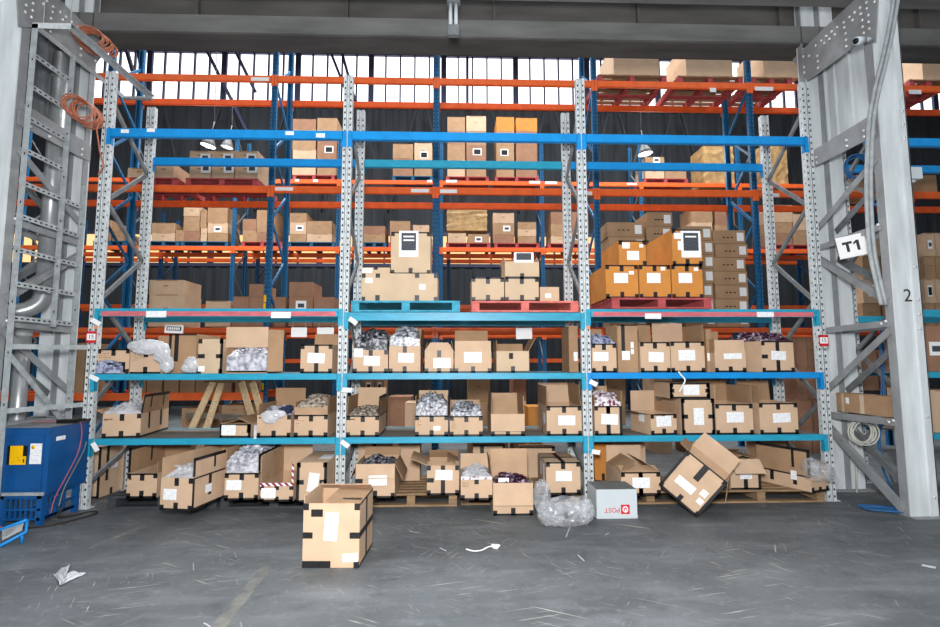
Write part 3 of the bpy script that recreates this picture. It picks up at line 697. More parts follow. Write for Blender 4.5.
carton('F1', 'tall carton standing back against the left post with a black taped corner', 89, 102, 447, 'F', Y=.45, d=.42, closed=True, tape='fte fbe fre fbr frbm frv1', wmax=.16, labs=[('f', 90, 463, 95, 469, 0), ('r', .12, .3, .3, .36)], m='kraft')
carton('F2', 'carton on black pallet with tall left flap and printed lines on its front', 127.5, 157.5, 473.5, 'K', yb=498, d=.7, flaps=[('l', .27, 0, 'kraft_brown_shade', 0, (.6,)), ('r', .12, 0, 'kraft_brown_shade'), ('b', .2, 0, 'kraft_brown_shade')], tape=STD, lines=(.05, .75, .15, .8, 5))
carton('F3', 'long taped carton turned outward with clear plastic inside, beside the printed-line carton', 159.5, 194.5, 478, 'K', yb=510.5, d=.98, yaw=-9, flaps=[('l', .19, 0, 'kraft_inner_shade', 0, ()), ('r', .19, 0, 'kraft', 0, (.35,)), ('b', .2, 0, 'kraft_inner_shade')], tape='fbm fbl fbr fbe ftm ftr frle frte frbe frv1', labs=[('f', 163, 489, 177.5, 500), ('r', .62, .1, .78, .24), ('r', .2, .12, .3, .2, 0)], fill=('plastic_milky', 'shiny clear plastic heaped in the long outward-turned carton', 466, 'plastic_wrap', 'wrap'))
carton('F4', 'carton full of white bags with square label on the second black pallet', 225, 258.8, 473, 'K', yb=500, d=.7, flaps=[('l', .25, 0, 'kraft_brown_shade'), ('r', .19, 0, 'kraft', 0, (.3, .65)), ('b', .2, 0, 'kraft')], tape=STD+' frte', labs=[('f', 227, 480, 242, 490)], fill=('bags_white', 'white plastic bags heaped in the floor carton with square label', 447, 'plastic_bags', 'bags'))
carton('F5', 'empty floor carton edged with red and white hazard tape', 260.2, 293.5, 485, 'K', yb=501.5, d=.72, flaps=[('l', .3, 0, 'kraft_inner_shade'), ('b', .3, 0, 'kraft')], tape='fbm ftm fbl fbr fbe ftr ftl', labs=[('f', 261.5, 488, 276, 498)])
o, w_, d_, h_, z_, Y_ = CARTONS['F5']
MB().box((-w_/2-.003, -d_/2-.003, h_-.012), (w_/2, -d_/2-.0005, h_+.022)).build('hazard_tape', 'hazard', o)
MB().box((w_/2-.02, -d_/2-.006, h_+.02), (w_/2, -d_/2-.003, h_+.22)).build('hazard_tape', 'hazard', o)
carton('F6', 'closed tall floor carton with slanted label beside the second post', 297, 327.3, 462.5, 'K', yb=502, d=.66, closed=True, tape='fle fre flm frm ftl ftr fbe tte', labs=[('f', 308.5, 473, 319, 492, 8), ('t', .17, .2, .3, .45)])
carton('F7', 'floor carton with drooping front flap on the bare timber pallet', 355.8, 395, 464, 'P', yb=498, d=.55, flaps=[('f', .15, 172, 'kraft'), ('b', .1, 30, 'kraft_brown_shade'), ('r', .18, 152, 'kraft_brown_shade'), ('l', .16, 158, 'kraft_brown_shade')], tape='flm fbm fbr fbe', fill=('bags_dark', 'dark wrapped garments just under the rim of the drooping-flap carton', 463), labs=[])
o, w_, d_, h_, z_, Y_ = CARTONS['F7']
paper_label(o, w_, d_+.03, h_, 'f', .14, .13, .33, .235, -1)
carton('F8', 'carton with crossed black tape and spread flaps on the timber pallet', 427, 459, 465.5, 'P', yb=495, d=.5, flaps=[('l', .2, 68, 'kraft_inner_shade'), ('f', .08, -70, 'kraft_inner_shade'), ('b', .12, -40, 'kraft_brown_shade'), ('r', .14, -60, 'kraft_brown_shade')], tape='fv flm ftl ftr fbl fbr fbe', labs=[('f', 435.5, 470, 452.5, 480, 2)])
carton('F9', 'carton edged with purple flowered tape and clear wrap inside', 460.8, 492.3, 477.5, 'P', yb=500, d=.5, flaps=[('r', .18, -6, 'kraft_brown_shade'), ('b', .16, 0, 'kraft')], tape=LOW+' ftm', lines=(.05, .6, .25, .8, 4), fill=('plastic_milky', 'clear plastic wrap filling the purple-edged floor carton', 471, 'plastic_wrap', 'wrap'), labs=[('f', 461, 476.5, 492, 479.5, 0, 'floral')])
carton('F10', 'open carton standing forward on the floor with a hanging front flap', 493, 533, 483, 'F', yb=515.5, d=.4, flaps=[('f', .22, 168, 'kraft'), ('b', .28, 4, 'kraft_inner_shade')], tape=LOW, fill=('bags_purple', 'plum coloured wrapped clothes in the forward open floor carton', 478))
o, w_, d_, h_, z_, Y_ = CARTONS['F10']
MB().box((-w_/2+.06, -d_/2+.05, h_-.03), (-w_/2+.17, -d_/2+.06, h_+.04)).build('paper_slip', 'paper', o)
carton('F11', 'closed carton with crossed tape on its lid, left of the third post', 546, 580, 462, 'P', yb=494.5, d=.55, closed=True, tape='ftm fbm ftl ftr fbl fbr fbe fte tv th tte', labs=[('f', 555.5, 471, 571.5, 481, 1), ('l', .1, .1, .2, .3), ('l', .3, .15, .36, .3)])
carton('F13', 'floor carton with peaked brown lid flaps behind the upside-down parcel carton', 621, 660, 472, 'P', yb=495, d=.55, flaps=[('f', .14, -72, 'kraft_inner_shade'), ('l', .2, -58, 'kraft_brown_shade'), ('r', .2, -58, 'kraft_brown_shade'), ('b', .2, 0, 'kraft')], tape='ftm fbm fv ftl ftr fbl fbr fbe fte', labs=[('f', 632, 477.5, 649.5, 488, 0)])
carton('F15', 'carton with wide light front flap folded out, behind the tilted carton', 729.5, 759.8, 459, 'P', yb=489.5, d=.5, flaps=[('f', .18, 140, 'kraft'), ('l', .15, -75, 'kraft_brown_shade'), ('r', .15, -80, 'kraft_brown_shade'), ('b', .14, -70, 'kraft_brown_shade')], tape='fv fre fbe', labs=[('f', 739, 474, 751, 479, 0)])
carton('F16', 'long carton set at an angle with plastic bag at its front, by right post', 807, 832, 476, 'P', yb=491.5, d=.66, yaw=21, flaps=[('l', .29, 0, 'kraft_brown_shade', 0, (.3,)), ('r', .13, -4, 'kraft_brown_shade'), ('b', .12, 0, 'kraft_brown_shade')], tape='fbm fbl fbr fbe flte flv1 flv2 flre', labs=[('l', .16, .1, .23, .2)])
# cartons glimpsed behind on the pallets
def small(label, x0, x1, yt, z, Y, d=.35, m='kraft', tape='', labs=(), closed=True, flaps=()):
    return carton('s', label, x0, x1, yt, 'F', Y=Y, d=d, z=z, closed=closed, m=m, tape=tape, labs=labs, flaps=flaps)
small('taped carton lined up behind the drooping-flap carton', 358, 391, 444, .142, .62, .22, tape='fv')
small('plain carton standing at the back of the bare timber pallet', 398, 420, 445, .142, .55, .3)
small('carton at the back behind the purple-edged carton', 473, 505, 445, .142, .62, .22, tape='fv1 fre fte')
small('dark-taped carton behind the forward open carton', 520, 555, 447, .142, .66, .2, tape='ftl ftr fte')
small('orange carton behind the third post, taped across its base', 594, 611, 444, .142, .5, .36, m='kraft_orange', tape='fbm')
small('wide light carton panel standing behind the peaked-lid carton', 611, 645, 443, .142, .66, .2, m='kraft')
small('carton at the back near the right brace on the timber pallet', 756, 786, 441, .142, .62, .22, m='kraft_brown_shade', tape='ftl')

# the tilted carton
low = V((6.44, -.56, .004)); ph_ = R(38.5); tw_, tdp, thh = .46, .42, .475
RZ = Matrix.Rotation(R(-31), 3, 'Z'); xd = RZ @ V((cos(ph_), 0, -sin(ph_))); yd = RZ @ V((0, 1, 0))
tb = thing('cardboard_box', 'carton tilted up on one corner in front of the right pallet', 'box', low-xd*(tw_/2)+yd*(tdp/2), (0, ph_, R(-31)))
carton_body(tb, tw_, tdp, thh, 'kraft', False)
flap(tb, 'b', tw_, tdp, thh, .19, 4, 'kraft', .06); flap(tb, 'r', tw_, tdp, thh, .2, 150, 'kraft_brown_shade'); flap(tb, 'l', tw_, tdp, thh, .1, 85, 'kraft_brown_shade')
tape_on(tb, 'fle fte fbl fbr ftl ftr fbm fbe fre', tw_, tdp, thh)
MB().box((-.03, -tdp/2-.002, thh-.19), (.03, -tdp/2-.0003, thh)).build('tape_strip', 'tape', tb)
paper_label(tb, tw_, tdp, thh, 'f', .09, .135, .29, .225, 0)
paper_label(tb, tw_, tdp, thh, 'f', .335, .2, .4, .27, 0); paper_label(tb, tw_, tdp, thh, 'f', .355, .115, .415, .175, 0)

# the near carton
bl, br_ = V((2.835, -1.69, 0)), V((3.275, -1.71, 0)); bk = V((3.30, -1.09, 0))
nw, nd, nh = .435, .5, .478; na = math.atan2(br_.y-bl.y, br_.x-bl.x)
nc = (bl+br_)/2+V((-sin(na), cos(na), 0))*(nd/2)
nb = thing('cardboard_box', 'large carton standing alone in front of the rack with open lid', 'box', nc+V((0, 0, .001)), (0, 0, na))
carton_body(nb, nw, nd, nh, 'kraft', False)
flap(nb, 'r', nw, nd, nh, .27, -88, 'kraft_brown_shade')
flap(nb, 'l', nw, nd, nh, .05, 2, 'kraft')
flap(nb, 'b', nw, nd, nh, .1, -60, 'kraft')
MB().box((-.04, -.16, nh+.006), (nw/2-.01, -.115, nh+.008)).build('tape_strip', 'tape', nb)
paper_label(nb, nw, nd, nh, 't', .17, .3, .25, .5, -8)
tape_on(nb, 'ftr ftl flm frm fbL fbr rh rv rte rbe', nw, nd, nh)
MB().box((-nw/2+.06, -nd/2-.002, nh-.1), (-nw/2+.15, -nd/2-.0003, nh-.045)).build('tape_strip', 'tape', nb)
paper_label(nb, nw, nd, nh, 'f', .165, .2, .268, .41, 4)
paper_label(nb, nw, nd, nh, 'f', .31, .045, .36, .105, -2, 'paper'); paper_label(nb, nw, nd, nh, 'f', .365, .045, .425, .11, -2)

# upside-down parcel carton
a = atZ(597, 519, 0); b = atZ(637.5, 518.5, 0); pw = b.x-a.x; ph = atY(615, 489.5, a.y).z; pd = .36
pb = thing('parcel_box', 'white parcel carton standing upside down with red lettering by third post', 'box', ((a.x+b.x)/2, a.y+pd/2, .001))
MB().box((-pw/2, -pd/2, 0), (pw/2, pd/2, ph)).box((-pw/2-.004, -pd/2-.004, .012), (pw/2+.004, -pd/2+.01, .03)).box((pw/2-.028, -pd/2-.003, .03), (pw/2-.025, -pd/2, ph)).box((-pw/2+.012, -pd/2-.003, .03), (-pw/2+.016, -pd/2, ph)).build('body', 'post_white', pb)
text('lettering', 'POST', .066, 'red_ink', pb, (-pw/2+.155, -pd/2-.002, .085), (R(90), R(180), 0))
lg = MB().box((-.044, -.0015, -.046), (.044, 0, .046)).build('logo_square', 'red_ink', pb, (-pw/2+.288, -pd/2-.001, .09))
lg2 = MB(); lg2.tube([(.023*cos(t), -.003, .026*sin(t)) for t in [R(a_) for a_ in range(0, 360, 20)]], .0065, 6, closed=True)
lg2.build('logo_mark', 'paper', lg)
MB().prism([(-.004, -.003, -.022), (.012, -.003, -.008), (.003, -.003, .012), (-.008, -.003, -.004)], (0, .0015, 0)).build('logo_mark', 'paper', lg)
MB().box((-pw/2+.002, -pd/2+.002, ph), (pw/2-.002, pd/2-.002, ph+.0015)).build('base_panel', 'galv_dark', pb)
# ------------------------------------------------------------------ loads on the top tier of the front rack
def on_tier(label, m, px0, px1, Y, z, d=.95, h=.125):
    return pallet(label, m, atY(px0, 305, Y).x, atY(px1, 305, Y).x, Y, d, z, h)
on_tier('pale cyan pallet under the wide carton in the middle bay', 'cyan_pallet', 351, 460, -.07, 2.124)
on_tier('salmon red pallet under four pale cartons beside the third post', 'salmon_pallet', 471.5, 578.5, -.07, 2.124)
on_tier('red pallet under the orange cartons in the right bay', 'red_pallet', 612, 712, -.07, 2.164)
zc = 2.124+.127; zr = 2.164+.127
big = lambda x0, y0, x1, y1: [('f', x0, y0, x1, y1, 0, 'paper')]
carton('T1', 'long pale carton lying flat on the cyan pallet', 362, 437.5, 273.5, 'F', Y=.0, d=.6, z=zc, closed=True, m='kraft_pale', tape='ftl ftr fbl fbr', labs=[('f', 365.5, 278, 373, 283, 0), ('f', 419.5, 284, 425.5, 289.5, 0)], lines=(.28, .6, .2, .75, 6))
o, w_, d_, h_, z_, Y_ = CARTONS['T1']
for u in (.18, .7):
    MB().box((-w_/2+w_*u, -d_/2-.0015, h_-.05), (-w_/2+w_*u+.05, -d_/2, h_)).build('tape_strip', 'tape', o)
    MB().box((-w_/2+w_*u, -d_/2-.0015, 0), (-w_/2+w_*u+.05, -d_/2, .07)).build('tape_strip', 'tape', o)
carton('T1b', 'flat carton edge lying behind on the long pale carton', 361.5, 390, 267.5, 'F', Y=.12, d=.42, z=z_+h_+.002, closed=True, m='kraft_pale', labs=[('f', 362.5, 268.2, 372.5, 273, 0, 'paper')], tape='ftm')
carton('T2', 'carton with a big black and white notice on top of the long pale carton', 391.3, 430.5, 232, 'F', Y=.06, d=.46, z=z_+h_+.002, closed=True, m='kraft_pale', tape='fbm ftl ftr fbl fbr fbe fte frte')
def notice(key, x0, y0, x1, y1, rows=2):
    o, w, d, h, z, Y = CARTONS[key]
    a = atY(x0, y1, Y); b = atY(x1, y0, Y); W, H = b.x-a.x, b.z-a.z
    n = MB().box((-W/2, -.001, -H/2), (W/2, .001, H/2)).build('paper_notice', 'paper', o, (a.x+W/2-o.location.x, -d/2-.004, a.z+H/2-z))
    k = MB().box((-W*.38, -.0018, -H*.25), (W*.38, -.001, H*.42), 0)
    for r_ in range(rows): k.box((-W*.28, -.0022, H*(.25-.14*r_)), (W*.28, -.0018, H*(.31-.14*r_)), 1)
    k.build('printed_block', ['paper_dark', 'paper'], n)
notice('T2', 399, 231, 418.5, 257)
carton('T3', 'pale taped carton at the left on the salmon pallet', 471.8, 504, 277.5, 'F', Y=.0, d=.5, z=zc, closed=True, m='kraft_pale', tape=STD)
carton('T4', 'pale taped carton in the middle of the salmon pallet', 505, 538.5, 277.5, 'F', Y=.0, d=.5, z=zc, closed=True, m='kraft_pale', tape=STD)
o, w_, d_, h_, z_, Y_ = CARTONS['T4']
carton('T5', 'small low carton at the right end of the salmon pallet', 540, 559, 287, 'F', Y=.0, d=.4, z=zc, closed=True, m='kraft', labs=[('f', 545, 293.5, 551, 298, 0, 'paper')])
carton('T6', 'open pale carton with a notice, on top of the salmon pallet cartons', 505, 539, 262, 'F', Y=.06, d=.45, z=z_+h_+.002, closed=False, m='kraft_pale', flaps=[('b', .1, 0, 'kraft_inner_shade'), ('r', .06, -20, 'kraft_pale'), ('l', .06, 20, 'kraft_pale')], tape='fbm fbe')
notice('T6', 514, 252.5, 533.5, 262.5, 0)
OT = 'ftm fbm ftl ftr fbl fbr'
carton('O1', 'orange carton in the bottom row of the red pallet beside the third post', 605.3, 637.6, 265, 'F', Y=.0, d=.8, z=zr, closed=True, m='kraft_orange', tape=OT+' fbe fte', labs=[('f', 613.5, 273, 627.5, 283), ('f', 628.5, 271, 633.5, 274.5, 0, 'paper')])
carton('O2', 'orange carton in the middle of the bottom row on the red pallet', 638.8, 670, 265, 'F', Y=.0, d=.8, z=zr, closed=True, m='kraft_orange', tape=OT+' fbe fte', labs=[('f', 646.5, 273, 660, 283), ('f', 660.5, 267, 665, 270.5, 0, 'paper')])
carton('O3', 'orange carton at the right end of the bottom row on the red pallet', 671.2, 702, 265, 'F', Y=.0, d=.8, z=zr, closed=True, m='kraft_orange', tape=OT+' fbe fte', labs=[('f', 678, 273, 691.5, 283), ('f', 693.5, 267.5, 698, 271, 0, 'paper')])
o, w_, d_, h_, z_, Y_ = CARTONS['O1']
carton('O4', 'smaller orange carton stacked in the left of the top row', 618.5, 645.6, 240.5, 'F', Y=.02, d=.7, z=z_+h_+.003, closed=True, m='kraft_orange', tape='fte ftl ftr fbr', labs=[('f', 622, 242.5, 629.5, 248.5, 0, 'paper'), ('f', 626.5, 251, 638.5, 260), ('f', 639, 244, 643, 247.5, 0, 'paper')])
carton('O5', 'tall orange carton in the top row with a large white notice', 671.5, 701, 229.5, 'F', Y=.02, d=.8, z=z_+h_+.003, closed=True, m='kraft_orange', tape=OT+' fte fbe', labs=[('f', 673.5, 233, 681, 239, 0, 'paper'), ('f', 677, 241, 683, 250, 0, 'paper')])
notice('O5', 681.5, 231, 700, 257.5, 1)

# ------------------------------------------------------------------ loads on the back racks
BG = ['kraft_brown_shade', 'kraft_red', 'kraft_brown_shade', 'kraft']
ORD = ['bottom', 'second', 'third', 'fourth', 'fifth', 'sixth', 'seventh', 'eighth']
def bgcarton(label, x0, x1, yt, z, Y, d, m, lab=None, slot=True, group=None, yaw=0):
    A, B = atY(x0, yt, Y), atY(x1, yt, Y); w = B.x-A.x; h = (A.z+B.z)/2-z
    rt = thing('stored_carton', label, 'carton', ((A.x+B.x)/2, Y+d/2, z), (0, 0, yaw), group)
    mb = MB().box((-w/2, -d/2, 0), (w/2, d/2, h))
    if slot: mb.box((-.05, -d/2-.0008, h*.55), (.03, -d/2, h*.55+.02), 1); mb.box((-w*.32, -d/2-.0008, h-.016), (w*.32, -d/2, h-.005), 1)
    mb.build('body', [m, 'faint_ink'], rt)
    if lab:
        kind, u, v = lab; lw, lh = (.2, .16) if kind == 'w' else (.26, .2)
        lw = min(lw, w*.45); lh = min(lh, h*.62)
        p = MB().box((-lw/2, -.001, -lh/2), (lw/2, .001, lh/2)).build('white_label', 'paper', rt, (-w/2+u*w, -d/2-.002, v*h))
        if kind == 'w': MB().box((-lw*.3, -.0022, -lh*.22), (lw*.3, -.001, lh*.2)).build('printed_block', 'faint_ink' if False else 'paper_dark', p)
        else: MB().box((-lw*.38, -.0022, -lh*.38), (lw*.38, -.001, lh*.34)).build('printed_block', 'black', p)
    return rt, h
CNT = [0]
def column(desc, x0, x1, tops, z, Y, d=.7, m=None, labs=None, slot=True):
    zz = z; n = len(tops)
    for i, yt in enumerate(tops):
        pos = 'single' if n == 1 else ('bottom' if i == 0 else 'topmost' if i == n-1 else ORD[i])
        mm = m[i % len(m)] if isinstance(m, (list, tuple)) else (m or BG[(CNT[0]+i) % 4])
        lab = labs.get(i) if labs else None
        cname = {'kraft_brown_shade': 'brown', 'kraft_red': 'reddish brown', 'kraft': 'tan', 'kraft_orange': 'orange', 'kraft_pale': 'pale'}.get(mm, 'brown')
        txt = (f'{cname} carton, {pos} of stack {desc}' if n > 1 else f'{cname} carton {desc}')
        _, h = bgcarton(txt, x0, x1, yt, zz+.002, Y, d, mm, lab, slot); zz += h+.002
    CNT[0] += 1
def rpallet(label, m, px0, px1, Y, z, d=1.0, h=.14, board=None): return pallet(label, m, atY(px0, 200, Y).x, atY(px1, 200, Y).x, Y, d, z, h, board)
T2 = {z: z+.061 for z in L2}; T3 = {z: z+.061 for z in L3}
# rack behind, tier level with the front rack's loaded tier
zt = T2[2.1]; Yb = Y2+.02
column('by the left brace behind the pink beam', 149.5, 184, (294.5, 280), zt, Yb, .6, ['kraft', 'kraft'])
column('low in the gap right of the left brace stack', 206, 231, (301,), zt, Yb, .6, 'kraft')
column('second along from the blue post with yellow tags', 233.5, 249, (296.5,), zt, Yb, .5, 'kraft_red')
column('just left of the blue post with yellow tags', 249.5, 264, (297, 284), zt, Yb, .6, ['kraft_red', 'kraft_red'])
column('between the two blue posts behind the first bay', 275, 286, (297,), zt, Yb+.1, .6, 'kraft_red')
column('right of the twin blue posts with a white label', 289.5, 313, (296.5, 282), zt, Yb, .6, ['kraft_red', 'kraft_red'], {0: ('w', .5, .7)})
column('next to the second galvanised post behind first bay', 314, 334, (297,), zt, Yb, .6, 'kraft_red')
def flats(desc, x0, x1, y0, y1, n, Y, d):
    A, B = atY(x0, y0, Y), atY(x1, y0, Y); h = (A.z-zt)/n; rnd = random.Random(x0)
    for i in range(n):
        j = rnd.uniform(-.03, .03)
        pos = ['bottom', 'second', 'third', 'fourth', 'fifth', 'sixth', 'seventh', 'eighth'][i] if i < n-1 else 'topmost'
        z = zt+.002+i*h
        rt = thing('flat_carton', f'flat labelled carton, {pos} of stack {desc}', 'carton', ((A.x+B.x)/2+j, Y+d/2, z), group='flat cartons behind the orange cartons')
        w = B.x-A.x; hh = h-.006
        mb = MB().box((-w/2, -d/2, 0), (w/2, d/2, hh))
        for u in (.3, .42, .55): mb.box((-w/2+w*u, -d/2-.0008, hh*.42), (-w/2+w*u+.04, -d/2, hh*.5), 1)
        mb.build('body', ['kraft_brown_shade', 'hole'], rt)
        MB().box((w/2-.15, -d/2-.002, hh*.2), (w/2-.03, -d/2, hh*.82)).build('white_label', 'paper', rt)
flats('left of the slanting brace beside the blue post', 713, 745, 230, 300, 7, Yb, .6)
flats('half hidden by the tall orange carton', 682, 711.5, 226, 300, 7, Yb+.02, .6)
flats('between the orange cartons at the back', 647, 672, 212, 300, 8, Yb+.04, .6)
flats('above the small orange carton near the blue post', 607, 643, 222, 300, 7, Yb, .6)
# rack behind, tier above
zt = T2[4.525]
rpallet('red pallet with three labelled carton columns behind the first bay', 'red_pallet', 184.5, 257, Yb, zt); zp = zt+.142
for k, (a_, b_) in enumerate(((190, 211.5), (212.5, 234.5), (235.5, 258))):
    column(f'{["first", "second", "third"][k]} along on the red pallet below two lamps', a_, b_, (162, 151), zp, Yb+.02, .8, 'kraft', {0: ('w', .75, .6), 1: ('w', .72, .45)})
rpallet('red pallet with low tan cartons near the left galvanised brace', 'red_pallet', 128, 176, Yb, zt)
column('on the red pallet near the left galvanised brace', 155, 174, (163,), zp, Yb+.02, .8, 'kraft')
column('leftmost on the red pallet near the left galvanised brace', 128, 152, (168,), zp, Yb+.02, .8, 'kraft')
# top tier of the rack behind
zt = T2[6.52]
for k, (a_, b_, c_, d_) in enumerate(((601, 671.5, 613, 658), (683, 749.5, 685, 731), (758.5, 800, 762, 797), (920, 960, 920, 958))):
    w3 = ['beside the third post', 'in the middle of the top tier', 'by the column gusset', 'beyond the marked column'][k]
    rpallet(f'red pallet high up under the girder {w3}', 'red_pallet', a_, b_, Yb, zt, 1.05, .14, 'timber')
    column(f'high on the pallet {w3}', c_, d_, (42,), zt+.142, Yb+.02, .85, 'kraft')
# lower tiers of the rack behind
zt = T2[1.0]
for k, (a_, b_) in enumerate(((130, 147), (148, 163), (165, 179.5), (181, 195.5), (196.5, 212), (214, 232), (236, 252))):
    column(f'{["first", "second", "third", "fourth", "fifth", "sixth", "seventh"][k]} in the low row behind the askew carton', a_, b_, (366,), zt, Yb, .6, 'kraft_brown_shade', slot=False)
FS = (432, 401)
for k, (a_, b_) in enumerate(((354, 362), (363.5, 374), (375.5, 384))):
    column(f'with grey end, {["first", "second", "third"][k]} behind the upper shelf of middle bay', a_, b_, FS+(378,), 0, Yb+.1, .5, 'kraft_brown_shade', {2: ('b', .5, .55)})
column('behind the flap of the lower shelf sticker carton', 468, 490, FS+(376,), 0, Yb+.1, .6, 'kraft_brown_shade')
column('near the blue post seen over the empty open carton', 513, 526, FS+(376,), 0, Yb+.1, .6, ['kraft_brown_shade', 'kraft', 'kraft_red'])
column('behind the flowered bags on the low tier', 606, 625, FS+(376,), 0, Yb+.1, .6, 'kraft_brown_shade')
column('behind the shallow carton on the low tier', 655, 672, FS+(376,), 0, Yb+.1, .6, 'kraft', {2: ('w', .4, .5)})
CR_TOP = atY(810, 400, Yb).z
for k, (a_, b_) in enumerate(((796, 806), (806.5, 817.5), (818, 829))):
    column(f'{["first", "second", "third"][k]} along behind the right galvanised brace', a_, b_, (368, 337), CR_TOP+.004, Yb+.02, .56, ['kraft_red', 'kraft_red'])
zt = 0
column('on the floor behind the string-filled carton', 388, 411, (426, 397), .0, Yb, .6, ['kraft', 'kraft_red'])
column('on the floor in front of the brown floor stack', 405, 416, (403,), .0, Yb-.62, .5, 'kraft')
column('on the floor behind the empty open carton', 528, 542, (407,), .0, Yb-.5, .5, 'kraft_orange')
column('on the floor behind the middle-bay gap', 491, 508, (402,), .0, Yb, .6, 'kraft_brown_shade')
for k, (a_, b_) in enumerate(((795, 811.5), (812.5, 829.5))):
    column(f'on floor, {["first", "second"][k]} behind the right brace', a_, b_, (440, 400), .0, Yb, .6, ['kraft_red', 'kraft_red'])
column('on floor left of the timber trestle', 182, 205, (424, 408), .0, Yb, .6, ['kraft_brown_shade', 'kraft_brown_shade'])
column('on the floor behind the low flattened carton', 222, 250, (418, 405), .0, Yb, .6, ['kraft_brown_shade', 'kraft_brown_shade'])
column('on the floor behind the tilted carton', 690, 720, (445,), .0, Yb, .6, 'kraft_red')
column('low in the gap between ladder frame and left post', 64, 86, (343,), T2[1.0], Yb, .6, 'kraft_brown_shade')
# far rack, lower visible tier
zt = T3[4.66]; Yc = Y3+.02
def far(desc, pm, pname, p0, p1, cols):
    rpallet(f'{pname} pallet {desc}', pm, p0, p1, Yc, zt); i = 0
    for c in cols:
        i += 1
        column(f'{["first", "second", "third", "fourth"][i-1]} on {pname} pallet {desc}', c[0], c[1], c[2], zt+.142, Yc+.02, .8, c[3] if len(c) > 3 else None, c[4] if len(c) > 4 else None)
far('right of the left galvanised brace', 'teal_pallet', 'teal', 150, 181, [(152, 175, (233, 223)), (176, 184, (230,))])
far('mid first bay', 'teal_pallet', 'teal', 183, 230, [(184, 200, (231, 216, 206)), (208, 228, (233, 223, 207), None, {1: ('w', .5, .4)}), (201, 207, (228, 210))])
far('seen between the twin blue posts', 'red_pallet', 'red', 243, 284, [(243, 257, (230, 219)), (257, 275, (232, 210))])
far('behind the second galvanised post', 'teal_pallet', 'teal', 289, 336, [(290, 306.5, (234, 222, 213), None, {1: ('w', .6, .5)}), (307, 332, (234, 221), None)])
far('right of the second galvanised post', 'teal_pallet', 'teal', 363, 387, [(364, 385, (234, 226))])
far('behind the big notice carton', 'red_pallet', 'red', 389, 432, [(390, 410, (232, 221)), (413, 429, (232, 225))])
far('just right of the central blue post', 'red_pallet', 'red', 446, 490, [(448, 466, (233,)), (468, 489, (234,), None, {0: ('w', .5, .4)})])
far('left of the third post pair', 'red_pallet', 'red', 494, 539, [(493, 514, (234, 223, 213), None, {1: ('w', .65, .5)}), (518, 536, (236, 229, 222))])
far('left of the third galvanised post', 'red_pallet', 'red', 547, 590, [(551, 570, (236, 224, 212)), (572, 588, (232, 212), None, {0: ('b', .4, .6)})])
far('behind the right brace', 'red_pallet', 'red', 766, 812, [(768, 792, (233, 222, 205)), (793, 810, (230, 214))])
far('behind the flat cartons', 'red_pallet', 'red', 690, 735, [(692, 712, (222, 207)), (715, 734, (225, 210))])
far('left of the first galvanised post', 'teal_pallet', 'teal', 96, 128, [(98, 111, (230, 220)), (113, 126, (232,))])
# shrink-wrapped stacks
def wrapped(label, x0, x1, yt, z, Y, d, m='wrapped'):
    A, B = atY(x0, yt, Y), atY(x1, yt, Y); w = B.x-A.x; h = A.z-z
    mb = MB(); nx, nz = 8, 10; rnd = random.Random(int(x0))
    per = []
    for k in range(24):
        t = k/24*4; s = int(t); q = t-s
        c = [(-1+2*q, -1), (1, -1+2*q), (1-2*q, 1), (-1, 1-2*q)][s]; per.append(c)
    vs = []
    for j in range(nz+1):
        for c in per:
            e = 1+noise.noise(V((c[0]*2, c[1]*2, j*.8+x0)))*.05
            vs.append(V((c[0]*w/2*e, c[1]*d/2*e, h*j/nz)))
    fs = [(j*24+k, j*24+(k+1) % 24, (j+1)*24+(k+1) % 24, (j+1)*24+k) for j in range(nz) for k in range(24)]
    fs += [tuple(range(23, -1, -1)), tuple(nz*24+k for k in range(24))]
    mb._add(vs, fs)
    o = mb.build('wrapped_load', m, None, ((A.x+B.x)/2, Y+d/2, z)); tag(o, label, 'wrapped load')
wrapped('dark film-wrapped load right of the central blue post', 447, 487, 209, zt+.145+.37, Yc+.1, .6)
zt = T3[6.56]
far('high behind the twin blue posts', 'red_pallet', 'red', 292, 334, [(293, 316, (150, 129, 119)), (317.5, 337, (158, 141, 118), None, {1: ('b', .6, .5)})])
far('high left of central blue post', 'teal_pallet', 'teal', 392, 433, [(393, 413, (158, 144)), (414.5, 432, (160, 143), None, {1: ('b', .55, .3)})])
far('high right of central blue post', 'red_pallet', 'red', 446, 489, [(447.5, 465, (160, 144, 131, 117)), (466.5, 486, (162, 145, 131, 116), None, {1: ('b', .55, .6)})])
far('high up under orange-topped stacks', 'red_pallet', 'red', 495, 539, [(496.5, 514, (160, 145, 131, 117), ['kraft_brown_shade', 'kraft_brown_shade', 'kraft_brown_shade', 'kraft_orange'], {1: ('b', .45, .5)}), (516, 537, (162, 146, 131, 118), ['kraft_red', 'kraft_red', 'kraft_red', 'kraft_orange'])])
far('high behind the right bay lamp', 'red_pallet', 'red', 644, 689, [(645, 664, (167, 157), None, {1: ('w', .6, .7)}), (665, 686, (168,), None)])
wrapped('bulky wrapped bales high on the far rack near the right brace', 703, 733, 146, zt+.002, Yc+.05, .8)
wrapped('taller wrapped bales high behind the right galvanised brace', 767, 786, 142, zt+.002, Yc+.05, .8)
